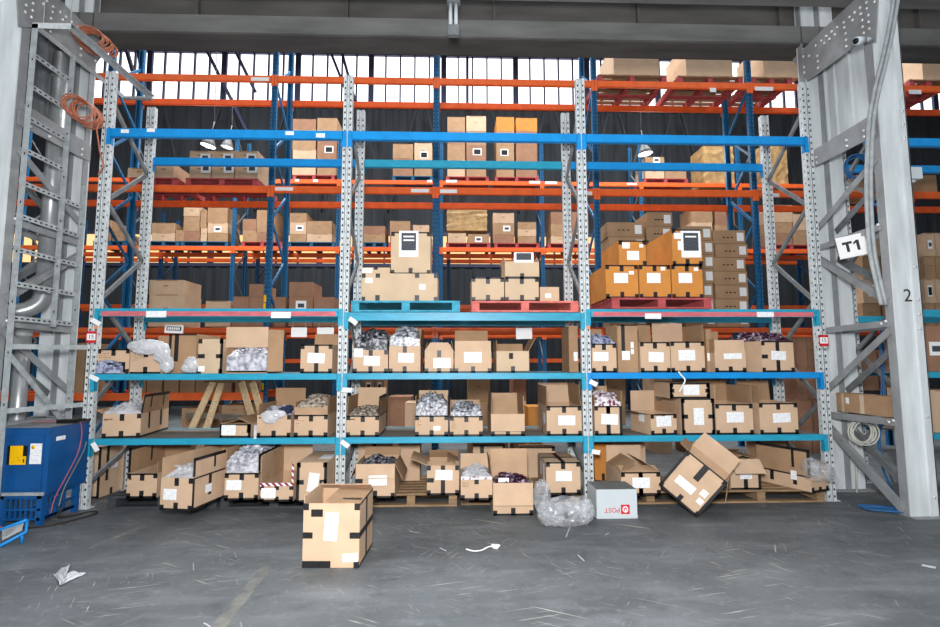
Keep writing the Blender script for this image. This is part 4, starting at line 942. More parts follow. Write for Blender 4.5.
# glimpsed beyond the marked column
zt = T2[4.525]
for k, (a_, b_) in enumerate(((857, 874), (876, 893), (912, 936))):
    column(f'{["high behind the lattice sign", "high behind the conduit", "high beyond the marked column"][k]}, rear rack', a_, b_, (175,), zt, Yb, .7, 'kraft_brown_shade')
zt = T2[2.1]
for k, (a_, b_) in enumerate(((862, 880), (882, 900), (924, 934), (935, 950))):
    column(f'{["first", "second", "third", "fourth"][k]} in the bay beyond right column', a_, b_, (303, 279, 256, 233), zt, Yb, .7, ['kraft_brown_shade', 'kraft', 'kraft_brown_shade', 'kraft'], {1: ('b', .5, .5), 3: ('w', .5, .5)})
zt = T2[1.0]
for k, (a_, b_) in enumerate(((858, 876), (878, 897))):
    column(f'low and {["first", "second"][k]} along behind the column lattice', a_, b_, (350,), zt, Yb, .7, 'kraft_red')
column('standing on the upper shelf beyond the marked column', 925, 955, (326,), 1.441, .05, .6, 'kraft_red', {0: ('w', .3, .5)})
column('standing on the lower shelf beyond the marked column', 930, 958, (390,), .739, .05, .6, 'kraft')

# ------------------------------------------------------------------ lattice columns
def lattice_column(label, xi, s):
    """xi: plane of the lattice that faces the rack; s: +1 body extends to +x"""
    c = thing('steel_column', label, 'column', (xi, 0, 0), kind='structure')
    H = 6.6; X = lambda a, b: sorted((a*s, b*s))
    def bx(mb, x0, x1, y0, y1, z0, z1, mi=0):
        a, b = X(x0, x1); mb.box((a, y0, z0), (b, y1, z1), mi); return mb
    lg = MB(); bx(lg, 0, .3, -.64, -.625, 0, H, 1); bx(lg, 0, .012, -.625, -.52, 0, H); bx(lg, .2, .212, -.66, -.64, 0, H, 1); bx(lg, .29, .302, -.64, -.4, 0, H); bx(lg, -.01, .4, -.7, -.5, 0, .012)
    lg.build('front_leg', ['grey_steel', 'steel_sheet'], c)
    o_ = -.05 if s > 0 else .02
    lg = MB(); bx(lg, o_, .45, .48, .5, 0, H, 1); bx(lg, o_, o_+.015, .4, .48, 0, H); bx(lg, .2, .215, .4, .48, 0, H); bx(lg, -.08, .5, .38, .52, 0, .012)
    lg.build('rear_leg', ['grey_steel', 'steel_sheet'], c)
    yf, yr = -.56, .43
    for k, xx in enumerate((-.008, .26)):
        for z in (.93, 1.96, 3.0, 4.22):
            m = MB(); a = xx*s
            m.bar((a, yf, z), (a, yr, z-.02), .012, .07); m.bar((a+.03*s, yf, z+.03), (a+.03*s, yr, z+.01), .06, .01)
            m.build('lattice_strut', 'grey_steel', c)
        for (za, zb) in ((.04, .75), (1.88, 1.2), (2.2, 2.85), (3.75, 3.2)):
            m = MB(); a = xx*s
            m.bar((a, yf, za), (a, yr, zb), .012, .075); m.bar((a+.03*s, yf, za+.03), (a+.03*s, yr, zb+.03), .06, .01)
            m.build('lattice_brace', 'grey_steel' if k == 0 else 'galv_dark', c)
    for y in (-.25, .22): MB().box((min(.02*s, .28*s), y, .955), (max(.02*s, .28*s), y+.04, .963)).build('cross_bar', 'grey_steel', c)
    xp = -.006*s
    xp = -.022*s
    wp = MB().prism([(xp, -.6, 4.0), (xp, -.6, 4.17), (xp, .45, 4.22), (xp, .45, 4.02)], (.012*s, 0, 0)); wp.build('tie_plate', 'grey_steel', c)
    gq = [atX(a_, b_, 8.57) for a_, b_ in ((794, 60), (809, 81), (861, 43), (877, 43), (882, -50), (850, -50), (856, 0), (826, 28))]
    gp = MB().prism([(xp-.01*s, q.y, q.z) for q in gq], (.016*s, 0, 0))
    gp.build('gusset_plate', 'grey_steel', c)
    bl_ = MB()
    def bolt(y, z, xo=.012):
        ctr = V((xp-(xo+.004)*s, y, z))
        bl_.tube([ctr-V((.008*s, 0, 0)), ctr+V((.008*s, 0, 0))], .016, 8)
    for a_, b_ in ((455, 18), (412, 52), (376, 84), (340, 115), (302, 150), (258, 182), (222, 213), (187, 243), (152, 272), (113, 305), (70, 375), (125, 375), (510, 12), (457, 57), (418, 92), (362, 135), (305, 185), (243, 232), (207, 262), (173, 290), (468, 102), (427, 135), (470, 147), (430, 180), (475, 192), (437, 222), (315, 225), (318, 268), (320, 312), (128, 412), (130, 455), (35, 450), (37, 487), (30, 380)):
        q = atX(800+a_/6.714, b_/6.714, 8.56); bolt(q.y, q.z)
    for y in (-.45, -.2, .3): bolt(y, 4.12, .0); bolt(y, 4.05, .0)
    for z in (.93, 1.96, 3.0):
        bolt(-.56, z+.02, .012); bolt(-.5, z, .012)
    bl_.build('bolt_heads', 'bolt', c)
    ln = MB(); bx(ln, .3, .31, -.45, .45, 4.25, 5.6)
    for y in (-.2, .05, .3): bx(ln, .27, .3, y, y+.03, 4.25, 5.6)
    ln.build('inner_sheet', 'steel_sheet' if s > 0 else 'galv_dark', c)
    return c
CR = lattice_column('tall grey lattice steel column marked with a 2 at the right', 8.58, 1)
CL = lattice_column('tall grey lattice steel column behind the ladder frame at the left', -.5, -1)
text('painted_number', '2', .19, 'ink', CR, (.15, -.641, 2.24), (R(90), 0, 0))
# bolts along the front flange of the marked column
b = MB()
for z in (4.55, 4.4, 4.25, 4.1, 3.95, 2.55, 2.2, 2.05, 1.9, 1.0, .2):
    b.tube([(.25, -.655, z), (.25, -.639, z)], .014, 8)
b.build('flange_bolts', 'bolt', CR)
# sign T1
sg = thing('bay_sign', 'white square sign reading T1 on the lattice column', 'sign', (0, 0, 0))
a = atX(840, 259, 8.55); q = atX(864, 254, 8.55)
c0 = atY(852, 246, -.1); 
sc_ = V((8.5, -.14, 2.9))
sg.location = atX(852, 246, 8.5); sg.rotation_euler = (0, R(-8), R(-38))
MB().box((-.135, -.004, -.125), (.135, .004, .125)).build('plate', 'paper', sg)
MB().box((-.085, -.006, .03), (.005, -.004, .058)).box((-.054, -.006, -.06), (-.026, -.004, .03)).build('letter', 'black', sg)
MB().box((.042, -.006, -.06), (.07, -.004, .058)).prism([(.042, -.006, .058), (.042, -.006, .03), (.016, -.006, .012), (.016, -.006, .032)], (0, .002, 0)).build('digit', 'black', sg)
# red number plates on the end posts
for px, py, t_, nm, ds in ((91, 337, '15', 'left', 'left end post'), (824, 340.5, '15', 'right', 'right end post')):
    p = atY(px, py, -.02)
    s_ = thing('number_sign', f'small red-bordered white number plate on the {ds}', 'sign', (p.x, -.016, p.z))
    MB().box((-.055, -.002, -.065), (.055, .002, .065)).build('plate', 'red_ink', s_)
    MB().box((-.046, -.0035, -.034), (.046, -.002, .036)).build('white_panel', 'paper', s_)
    for cx in (-.042, .042):
        for cz in (-.052, .053): MB().box((cx-.009, -.0035, cz-.009), (cx+.009, -.002, cz+.009)).build('corner_mark', 'maroon_dot', s_)
    text('lettering', t_, .062, 'ink', s_, (0, -.004, 0), (R(90), 0, 0), .0005)

# conduits on the marked column
def tube_thing(name, label, cat, pts, r, m, n=7, group=None):
    o = MB().tube(pts, r, n).build(name, m); return tag(o, label, cat, group)
def smooth(pts, k=6):
    pts = [V(p) for p in pts]; out = []
    P_ = [pts[0]*2-pts[1]]+pts+[pts[-1]*2-pts[-2]]
    for i in range(1, len(P_)-2):
        for j in range(k):
            t = j/k; a, b, c, d = P_[i-1:i+3]
            out.append(.5*((2*b)+(c-a)*t+(2*a-5*b+4*c-d)*t*t+(3*b-a-3*c+d)*t**3))
    out.append(pts[-1]); return out
def px_path(l, Y): return [atY(x, y, Y) for x, y in l]
CP = [(899, -6), (893, 30), (886, 62), (879, 90), (874, 118), (872, 150), (871, 185), (872, 220), (875, 255), (882, 288), (886, 305)]
tube_thing('conduit', 'grey cable conduit curving down the marked column, outer one', 'conduit', smooth(px_path(CP, -.7)), .02, 'galv_dull')
tube_thing('conduit', 'grey cable conduit curving down the marked column, nearer the lattice', 'conduit', smooth(px_path([(x-4.5, y) for x, y in CP], -.69)), .02, 'galv_dull')
cm_ = thing('wall_camera', 'short pale tube camera jutting from the column gusset', 'camera', (0, 0, 0))
a, b = atY(856, 41, -.8), atY(872, 39, -.72)
MB().tube([a, a+(b-a)*.45], .042, 14).build('housing', 'post_white', cm_); MB().tube([a-(b-a)*.04, a+(b-a)*.02], .03, 12).build('lens', 'black', cm_)
MB().tube([a+(b-a)*.45, b], .025, 10).build('arm', 'post_white', cm_)
# fluorescent fitting below the girder
fl_ = thing('tube_fitting', 'short vertical double tube fitting hanging below the upper girder', 'lamp', (0, 0, 0))
for i, px in enumerate((450.5, 456)):
    MB().tube([atY(px, 3, -.3), atY(px, 26, -.3)], .022, 8).build('tube', 'post_white', fl_)
MB().box(atY(448, 36, -.3)-V((0, .03, 0)), atY(459, 26, -.3)+V((0, .03, 0))).build('holder', 'galv_dark', fl_)
MB().box(atY(447, 4, -.3)-V((0, .03, 0)), atY(460, 1, -.3)+V((0, .03, 0))).build('cap', 'galv_dark', fl_)

# ladder frame at the left
lf = thing('ladder_frame', 'galvanised perforated steel ladder frame in front of the left column', 'frame', (-.33, -.67, 0))
def angle(mb, p, q, w=.05, side=(1, 0, 0)):
    p, q = V(p), V(q); n = (q-p).normalized(); sd = V(side); o_ = n.cross(sd).normalized()
    mb.bar(p, q, w, .005, up=sd) ; mb.bar(p+sd*(w/2)+o_*(w/2)*0, q+sd*(w/2), .005, w, up=sd)
    return mb
for y, z0, z1 in ((0, 0, 5.05), (.53, 1.95, 5.03), (.84, 0, 3.62)):
    m = MB(); m.box((-.03, y-.003, z0), (.03, y+.003, z1)); m.box((-.03, y, z0), (-.024, y+.05, z1))
    n = int((z1-z0)/.5)
    for i in range(n): m.box((-.006, y-.0036, z0+.15+i*.5), (.006, y-.003, z0+.175+i*.5), 1)
    m.build('upright', ['galv_dull', 'hole'], lf)
for i in range(9):
    z = 2.0+.34*i; yb_ = .84 if z < 3.6 else .56
    m = MB().box((-.003, 0, z-.025), (.003, yb_, z+.025)); m.box((-.003, 0, z+.02), (-.05, yb_, z+.025))
    for k in range(int(yb_/.07)): m.box((.003, .04+k*.07, z-.008), (.0036, .07+k*.07, z+.008), 1)
    m.build('rung', ['galv_dull', 'hole'], lf)
for i, z in enumerate((1.72, 1.1)):
    MB().bar((0, 0, z), (.3, .64, z+.01), .006, .05).build('rung', 'galv_dull', lf)
m = MB(); m.box((-.03, -.003, 5.0), (.36, .003, 5.06)); m.box((-.03, 0, 5.05), (.36, .06, 5.056)); m.build('top_rail', 'galv', lf)
MB().box((.33, 0, 5.0), (.336, 1.46, 5.055)).box((.33, 0, 5.05), (.39, 1.46, 5.056)).build('top_rail', 'galv_dull', lf)
MB().box((-.003, 0, 5.0), (.003, 1.46, 5.055)).build('top_rail', 'galv_dull', lf)
MB().box((-.0, 1.4, 5.0), (.36, 1.46, 5.006)).box((0, 1.45, 5.0), (.36, 1.456, 5.05)).build('top_rail', 'galv_dull', lf)
MB().bar((0, 0, 1.65), (0, .84, .85), .006, .06).build('diagonal', 'galv_dull', lf)
for x, y in ((0.03, .06), (.33, .03)):
    MB().tube([(x, y, 5.05), (x, y, 5.84)], .005, 5).build('hanger_rod', 'galv_dull', lf)

# ducts in the left column
d1 = thing('round_duct', 'silver round duct rising inside the left column, with an elbow', 'duct', (-.655, .12, 0))
MB().tube([(0, 0, 2.35), (0, 0, 5.2)], .085, 16).build('pipe', 'duct', d1)
MB().tube(smooth([(0, 0, 2.36), (-.02, -.03, 2.24), (-.1, -.1, 2.15), (-.25, -.2, 2.1)]), .087, 16).build('elbow', 'duct', d1)
for z in (3.0, 4.2, 4.9): MB().tube([(0, 0, z), (0, 0, z+.04)], .092, 16).build('collar', 'galv_dull', d1)
d2 = thing('round_duct', 'straight silver duct standing on the floor left of the blue cabinet', 'duct', (-.65, -.12, 0))
MB().tube([(0, 0, 0), (0, 0, 1.98)], .075, 16).build('pipe', 'duct', d2)
for z in (.9, 1.85): MB().tube([(0, 0, z), (0, 0, z+.04)], .081, 16).build('collar', 'galv_dull', d2)

# cable coils
def coil(name, label, m, c, rx, rz, turns, r, tilt=0, spread=.05, tail=None):
    rnd = random.Random(int(c[0]*100)+turns); pts = []
    N = turns*22
    for i in range(N+1):
        a = i/22*2*pi; k = 1+.3*noise.noise(V((i*.045, c[0], 1)))
        pts.append(V((rx*k*cos(a), spread*noise.noise(V((i*.06, 3, c[2])))*2, rz*k*sin(a)+tilt*cos(a))))
    if tail: pts += [V(p) for p in tail]
    o = MB().tube(pts, r, 6).build(name, m, None, c); return tag(o, label, 'cable')
p = atY(92, 39, -.1); coil('cable_coil', 'copper-orange cable coil hanging at the top of the ladder frame', 'copper_cable', p, .2, .11, 13, .008, -.06, .1)
p = atY(84, 112, -.2); coil('cable_coil', 'copper-orange cable coil looped lower on the ladder frame', 'copper_cable', p,   .16, .12, 13, .008, -.06, .1, [(.15, 0, -.2), (.2, 0, -.45), (.24, .02, -.6), (.2, 0, -.72)])
tube_thing('hanging_cable', 'thin orange cable hanging from the left gusset above the top coil', 'cable', smooth(px_path([(52, 0), (53, 10), (55, 18), (58, 26), (62, 33)], -.1)), .009, 'copper_cable')
p = atY(863, 432, .1); coil('cable_coil', 'white cable coil hanging on the right column lattice', 'white_cable', p, .14, .14, 8, .008, 0, .06)
p = atY(887, 176, .3)
for k in range(3):
    tube_thing('hanging_cable', ['blue cable hanging down inside the right column, straightest one', 'blue cable hanging down inside the right column, middle one', 'blue cable curving down inside the right column to the floor'][k], 'cable', smooth([atY(x, y, .25) for x, y in [[(880, 330), (882, 370), (880, 410), (880, 440), (886, 465), (893, 482)], [(886, 330), (884, 372), (882, 420), (879, 452), (886, 478), (892, 488)], [(883, 330), (880, 360), (886, 400), (878, 440), (884, 470), (894, 492)]][k]]), .008, 'blue_cable')
p = atZ(885, 509, .015); coil('cable_coil', 'blue cable heap lying on the floor at the foot of the column', 'blue_cable', p, .2, .012, 5, .008, 0, .18)
p = atY(857, 168, .3); coil('cable_coil', 'blue cable loops hung high inside the right column', 'blue_cable', p, .16, .16, 4, .009, 0, .08)
# carton on the lattice strut
cl_ = thing('cardboard_box', 'flattish brown taped carton resting on the right column lattice', 'box', (8.66, .05, .965))
MB().box((-.005, -.42, 0), (.16, .32, .22)).build('body', 'kraft_brown_shade', cl_)
MB().box((-.006, -.1, 0), (-.005, -.04, .22)).build('clear_tape', 'clear_tape', cl_); MB().box((-.006, .2, 0), (-.005, .24, .22)).build('clear_tape', 'clear_tape', cl_)
MB().box((-.007, .12, .1), (-.0055, .17, .17)).build('shipping_label', 'paper', cl_)
tube_thing('white_conduit', 'thin white pipe standing against the rear leg of the right column', 'pipe', [atY(857, 497, .35), atY(855, 400, .35)], .012, 'white_cable')
p = atY(915, 158, -.3)
jb = thing('junction_box', 'small white box on a bracket on the far side of the marked column', 'box', (8.98, -.45, 3.56))
MB().box((-.06, -.05, 0), (.16, .06, .13)).build('housing', 'post_white', jb); MB().box((-.1, -.02, -.03), (.1, .02, -.002)).build('bracket', 'galv', jb)

# ------------------------------------------------------------------ blue cabinet
cb = thing('charger_cabinet', 'dark blue steel cabinet on a slatted stand at the foot of left post', 'cabinet', (-.185, -.30, 0), (0, 0, 0))
cw, cd, z0, z1 = .47, .54, .29, .93
MB().box((-cw/2, -cd/2, z0), (cw/2, cd/2, z1)).build('body', 'cabinet_blue', cb)
MB().box((-cw/2+.03, -cd/2-.012, z0+.05), (cw/2-.05, -cd/2, z1-.07)).build('door', 'cabinet_blue', cb)
MB().box((-cw/2+.02, -cd/2-.02, z1-.42), (-cw/2+.03, -cd/2-.012, z1-.36)).build('hinge', 'galv', cb)
pn = MB().box((-cw/2+.085, -cd/2-.016, .58), (-cw/2+.275, -cd/2-.012, .76)).build('control_plate', 'black', cb)
MB().box((-cw/2+.115, -cd/2-.02, .58), (-cw/2+.235, -cd/2-.016, .76)).box((-cw/2+.235, -cd/2-.02, .58), (-cw/2+.27, -cd/2-.016, .66)).build('yellow_label', 'yellow', pn)
MB().box((-cw/2+.205, -cd/2-.021, .62), (-cw/2+.215, -cd/2-.02, .625)).box((-cw/2+.19, -cd/2-.021, .645), (-cw/2+.2, -cd/2-.02, .65)).box((-cw/2+.243, -cd/2-.021, .6), (-cw/2+.255, -cd/2-.02, .635)).build('printed_marks', 'ink', pn)
sh_ = MB().box((-cw/2+.3, -cd/2-.0145, .585), (-cw/2+.41, -cd/2-.012, .78)).build('paper_sheet', 'label', cb)
MB().tube([(-cw/2+.33, -cd/2-.0155, .745), (-cw/2+.33, -cd/2-.0144, .745)], .02, 12).build('yellow_dot', 'yellow', sh_)
MB().box((cw/2, -cd/2+.08, .79), (cw/2+.002, -cd/2+.2, .83)).build('name_plate', 'label', cb)
MB().box((-cw/2-.005, -cd/2-.01, z1), (cw/2+.005, cd/2+.005, z1+.012)).build('lid', 'galv_dark', cb)
MB().box((-cw/2+.06, -cd/2-.014, z0-.005), (cw/2-.02, -cd/2+.01, z0+.025)).build('front_rail', 'galv_dull', cb)
st = MB()
for x in (-cw/2+.05, cw/2-.06):
    for y in (-cd/2+.0, cd/2-.08): st.box((x-.025, y, 0), (x+.025, y+.05, z0))
for i in range(7):
    x = -cw/2+.08+i*.05; st.box((x-.008, -cd/2+.01, .06), (x+.008, -cd/2+.03, z0))
for i in range(5):
    y = -cd/2+.08+i*.06; st.box((cw/2-.07, y, .06), (cw/2-.05, y+.016, z0))
for z in (.05, .14):
    st.box((-cw/2+.03, -cd/2+.005, z), (cw/2-.04, -cd/2+.03, z+.02)); st.box((cw/2-.075, -cd/2, z), (cw/2-.045, cd/2-.03, z+.02))
for x in (-cw/2+.03, cw/2-.075): st.box((x, -cd/2+.0, .045), (x+.03, cd/2-.03, .075))
st.box((-cw/2+.03, -cd/2, z0-.04), (cw/2-.04, cd/2-.03, z0))
st.build('stand', 'cabinet_blue', cb)
tube_thing('charging_cable', 'pinkish red cable draped over the side of the blue cabinet', 'cable', smooth([(-.3, -.35, .962), (-.1, -.3, .962), (.03, -.26, .962), (.072, -.22, .945), (.07, -.18, .9), (.066, -.16, .8), (.066, -.2, .62), (.066, -.34, .42), (.066, -.47, .24), (.07, -.52, .1)]), .005, 'red_hose')
tube_thing('charging_cable', 'grey cable hanging down the side of the blue cabinet', 'cable', smooth([(.064, -.08, .72), (.064, -.12, .62), (.066, -.24, .46), (.066, -.36, .3), (.07, -.42, .14)]), .006, 'grey_cable')
tube_thing('charging_cable', 'red cable looped at the front of the cabinet stand', 'cable', smooth([V((-.4, -.56, .27)), V((-.42, -.6, .2)), V((-.38, -.62, .1)), V((-.3, -.64, .015)), V((-.1, -.7, .012))]), .008, 'red_hose')
tube_thing('charging_cable', 'dark cable lying on the floor in front of the rack post', 'cable', smooth([V((-.15, -.66, .012)), V((.1, -.62, .012)), V((.25, -.4, .012)), V((.3, -.2, .012)), V((.2, -.14, .012)), V((.1, -.3, .012)), V((.06, -.42, .05)), V((.075, -.35, .12))]), .009, 'ink')
bt = thing('cable_reel', 'black connector and leads lying on top of the blue cabinet', 'cable', (-.06, -.3, .945))
MB().box((-.02, -.03, 0), (.16, .05, .035)).build('connector', 'black', bt); MB().tube(smooth([(.16, 0, .02), (.22, .03, .02), (.2, .12, .02), (.05, .15, .02), (-.1, .08, .02)]), .008, 6).build('lead', 'black', bt)
# blue trolley at the frame edge
tr = thing('trolley_frame', 'bright blue tubular trolley frame on the floor in front of cabinet', 'trolley', (0, 0, 0))
A_, B_ = V((.33, -1.0, .15)), V((.34, -1.03, .06))
C_ = atY(0, 530, -1.0); D_ = atY(0, 544, -1.3)
MB().tube([C_+V((-.8, -.1, -.03)), C_, atY(27, 520, -1.0)], .014, 8).build('side_rail', 'trolley_blue', tr)
MB().tube([atY(27, 521, -1.0), atY(26, 532, -1.05), atY(0, 546, -1.15), atY(0, 546, -1.15)+V((-.7, -.25, -.02))], .014, 8).build('side_rail', 'trolley_blue', tr)
e1 = atY(26, 532, -1.05)
MB().tube([(e1.x-.03, e1.y, e1.z), (e1.x-.03, e1.y, .0)], .012, 8).build('foot', 'trolley_blue', tr)
MB().tube([(e1.x-.9, e1.y-.1, .1), (e1.x-.9, e1.y-.1, .0)], .012, 8).build('foot', 'trolley_blue', tr)
q1 = atY(2, 530, -1.02); q2 = atY(24, 523, -1.01); q3 = atY(22, 530, -1.06); q4 = atY(2, 540, -1.12)
MB().prism([q1, q2, q3, q4], (0, 0, -.004)).build('mesh_panel', 'plastic_clear', tr)

# ------------------------------------------------------------------ loose plastic, paper, tags
def blob(name, label, m, c, ellipsoids, amp=.03, freq=9, cat='plastic bag', sub=4, yaw=0):
    """wrinkled bag as one closed skin: radius = union of ellipsoids seen from the centre of each"""
    bm = bmesh.new()
    for (ex, ey, ez, rx, ry, rz) in ellipsoids:
        r = bmesh.ops.create_icosphere(bm, subdivisions=sub, radius=1)
        for v in r['verts']:
            d = v.co.normalized()
            k = 1+amp*10*(abs(noise.noise(d*1.7+V((ex*9, 3, ez*9))))-.2)+amp*9*(abs(noise.noise(d*3.4+V((ex, ey, 7))))-.2)
            v.co = V((ex+d.x*rx*k, ey+d.y*ry*k, max(ez+d.z*rz*k, -c[2]+.004 if False else -9)))
    me = bpy.data.meshes.new(name); bm.to_mesh(me); bm.free()
    for p in me.polygons: p.use_smooth = False
    me.materials.append(MATS[m]); o = bpy.data.objects.new(name, me); COL.objects.link(o); o.location = c; o.rotation_euler = (0, 0, yaw)
    zmin = -c[2]+.003
    return tag(o, label, cat)
def px_blob(name, label, m, els, Y, amp=.03, zmin=None, dy=.1):
    """els: (px, py, rx px, ry px)"""
    c = atY(els[0][0], els[0][1], Y); L = []
    for (px, py, rx, ry) in els:
        p = atY(px, py, Y); s = .0114*(Y+5.82)/5.82
        L.append((p.x-c.x, 0, p.z-c.z, rx*s, min(rx, ry)*s*.8 if dy is None else dy, ry*s))
    o = blob(name, label, m, c, L, amp)
    if zmin is not None:
        for v in o.data.vertices: v.co.z = max(v.co.z, zmin-c.z)
    return o
px_blob('plastic_sheet', 'large crumpled clear plastic sheet on the floor beside upside-down parcel carton', 'plastic_clear', [(566, 512, 26, 15), (542, 497, 8, 17), (551, 514, 13, 11), (583, 510, 10, 13)], -.72, .022, .003, .13)
px_blob('plastic_sleeve', 'milky plastic sleeve draped over the carton corner on the upper shelf', 'plastic_milky', [(148, 347, 18, 7.5), (162, 353, 8, 10), (167, 364, 6.5, 8.5), (136, 346, 8, 4.5)], -.06, .02, 1.45, .05)
px_blob('plastic_bag', 'small grey plastic bag at the foot of the tall brown carton', 'plastic_milky', [(192, 365, 7, 8), (187, 368, 5, 4.5)], .06, .03, 1.45, .06)
px_blob('plastic_bag', 'shiny plastic bag bulging from the angled carton by the right post', 'plastic_clear', [(818, 472, 15, 11), (810, 466, 7, 9), (829, 480, 8, 6)], -.16, .012, .27, .12)
px_blob('plastic_bag', 'clear wrap drooping over the front of the tall-back-flap carton', 'plastic_milky', [(270, 417, 8, 6), (277, 414, 8, 4)], -.01, .03, .76, .03)
px_blob('navy_garment', 'navy cloth bundle on the corner of the tall-back-flap carton', 'navy_cloth', [(285, 411, 6, 4), (289, 408, 4, 3)], .08, .03, .76, .05)
# newspaper and scraps on the floor
def crumple(name, label, m, pts, cat, amp=.02, n=6, z=.004):
    a, b, c, d = [V(p) for p in pts]; mb = MB(); vs = []
    for j in range(n+1):
        for i in range(n+1):
            u, v = i/n, j/n; p = (a*(1-u)+b*u)*(1-v)+(d*(1-u)+c*u)*v
            vs.append(V((p.x, p.y, max(z, p.z+amp*noise.noise(V((u*3+a.x, v*3+a.y, 1)))))))
    mb._add(vs, [(j*(n+1)+i, j*(n+1)+i+1, (j+1)*(n+1)+i+1, (j+1)*(n+1)+i) for j in range(n) for i in range(n)])
    o = mb.build(name, m); return tag(o, label, cat)
np_ = thing('newspaper', 'crumpled white newspaper lying on the floor in front of the blue cabinet', 'paper', atZ(67, 577, 0))
g0 = np_.location.copy()
def rel(x, y, z=0): return atZ(x, y, z)-g0
for nm, P4, am in (('page', [rel(60, 585, .01), rel(86, 573, .01), rel(72, 571, .015), rel(58, 578, .02)], .02), ('page', [rel(53, 574, .01), rel(62, 585, .01), rel(66, 576, .05), rel(70, 564, .1)], .02)):
    mb = MB(); n = 6; vs = []
    for j in range(n+1):
        for i in range(n+1):
            u, v = i/n, j/n; p = (P4[0]*(1-u)+P4[1]*u)*(1-v)+(P4[3]*(1-u)+P4[2]*u)*v
            vs.append(V((p.x, p.y, max(.004, p.z+am*noise.noise(V((u*3, v*3, am*99)))))))
    mb._add(vs, [(j*(n+1)+i, j*(n+1)+i+1, (j+1)*(n+1)+i+1, (j+1)*(n+1)+i) for j in range(n) for i in range(n)]); mb.build(nm, 'newsprint', np_)
rb = smooth([atZ(x, y, .012) for x, y in [(466, 549), (474, 551), (482, 550), (488, 547), (494, 546), (499, 547)]])
mb = MB()
for i in range(len(rb)-1):
    wdt = .012 if i < len(rb)*.7 else .05
    d = (rb[i+1]-rb[i]).normalized(); s_ = V((-d.y, d.x, .4))*wdt; mb.quad(rb[i]-s_*.5, rb[i+1]-s_*.5, rb[i+1]+s_*.5, rb[i]+s_*.5)
tag(mb.build('plastic_strip', 'paper'), 'twisted white plastic strip lying on the open floor', 'scrap')
for k, (x, y, dx_, dy_, dsc) in enumerate(((566, 537, 4, -10, 'below the crumpled sheet'), (578, 555, 6, 6, 'beside the forked scrap'), (605, 535, 4, -2, 'in front of the upside-down parcel carton'), (936, 568, -14, -3, 'at the right edge'), (204, 623, 6, 4, 'by the faded floor line'), (440, 548, 6, 3, 'near the twisted strip'))):
    p, q = atZ(x, y, .004), atZ(x+dx_, y+dy_, .004); wd = .03 if k == 3 else .005
    n = V((-(q-p).y, (q-p).x, 0)).normalized()*wd
    tag(MB().prism([p-n, q-n*.6, q+n, p+n*.7], (0, 0, .002)).build('paper_scrap', 'newsprint'), f'small white paper scrap on the floor {dsc}', 'scrap')
# worn floor lines
for nm, (a_, b_, wd) in (('trim_3', ((150, 523), (88, 549), .06)), ('trim_4', ((268, 566), (208, 640), .09))):
    p, q = atZ(*a_, .0), atZ(*b_, .0); n = V((-(q-p).y, (q-p).x, 0)).normalized()*wd/2
    struct(MB().prism([p-n, q-n, q+n, p+n], (0, 0, .0012)), nm, 'worn_line', 'faint worn paint line on the floor ' + ('near the blue cabinet' if nm == 'trim_3' else 'left of the near carton'))
# dangling white tags at the posts
tagpts = [(96, 322, 'left post under the pink beam'), (94, 378, 'left post at the upper shelf'), (95, 447, 'left post at the lower shelf'), (353, 321, 'second post under the top tier'), (347, 390, 'second post below the upper shelf'), (345, 444, 'second post at the lower shelf'), (593.5, 383, 'third post below the upper shelf'), (596, 452, 'third post below the lower shelf')]
for k, (px, py, ds) in enumerate(tagpts):
    p = atY(px, py, -.05)
    t_ = thing('paper_tag', f'white paper tag dangling from the {ds}', 'tag', p, (R(10), R([32, 28, 60, 35, 4, 36, 25, 10][k]), R(12)), group='paper tags on the posts')
    MB().box((-.05, -.001, -.026), (.05, .001, .026)).build('card', 'paper', t_)
    MB().tube([(-.045, 0, 0), (-.075, .03, .02)], .002, 5).build('string', 'white_cable', t_)
p = atY(684, 374, -.03)
tag(MB().tube(smooth([atY(x, y, -.04) for x, y in [(678.5, 371.5), (681, 375), (685, 380), (682, 387), (679, 392)]]), .009, 6).build('tie_strip', 'paper'), 'white tie strip hanging over the blue beam in the right bay', 'strip')
p = atY(255.5, 427, -.005)
tag(MB().box(atY(253.5, 439, -.03), atY(257, 425, -.028)).build('tie_strip', 'plastic_milky'), 'pale strip hanging between the flattened carton and its neighbour', 'strip')
# signs hanging behind the upper shelf
Ys = .95
for (x0, x1, y0, y1, rt_, ds, blk) in ((164.5, 183.5, 325, 333.2, 2, 'white hanging sign with a dark printed panel behind the first bay', True), (291, 307, 327.5, 337, 0, 'plain white hanging card left of the square carton', False), (317, 334, 327.5, 337, 0, 'plain white hanging card beside the second post', False), (516, 532, 328, 339, -1, 'pale grey hanging card behind the small carton with raised flap', False)):
    a, b = atY(x0, y1, Ys), atY(x1, y0, Ys); W, H = b.x-a.x, b.z-a.z
    s_ = thing('hanging_sign', ds, 'sign', ((a.x+b.x)/2, Ys, (a.z+b.z)/2), (0, R(rt_), 0))
    MB().box((-W/2, -.002, -H/2), (W/2, .002, H/2)).build('card', 'paper', s_)
    if blk:
        k = MB().box((-W*.4, -.0032, -H*.18), (W*.4, -.002, H*.32), 0).build('printed_panel', 'paper_dark', s_)
        q = MB()
        for i in range(6): q.box((-W*.34+i*W*.115, -.004, -H*.08), (-W*.34+i*W*.115+W*.08, -.0032, H*.22))
        q.build('printed_block', 'paper', k)
    for sx in (-.4, .4): MB().tube([(W*sx, 0, H/2-.01), (W*sx, 0, 2.12-(a.z+b.z)/2)], .002, 5).build('cord', 'white_cable', s_)
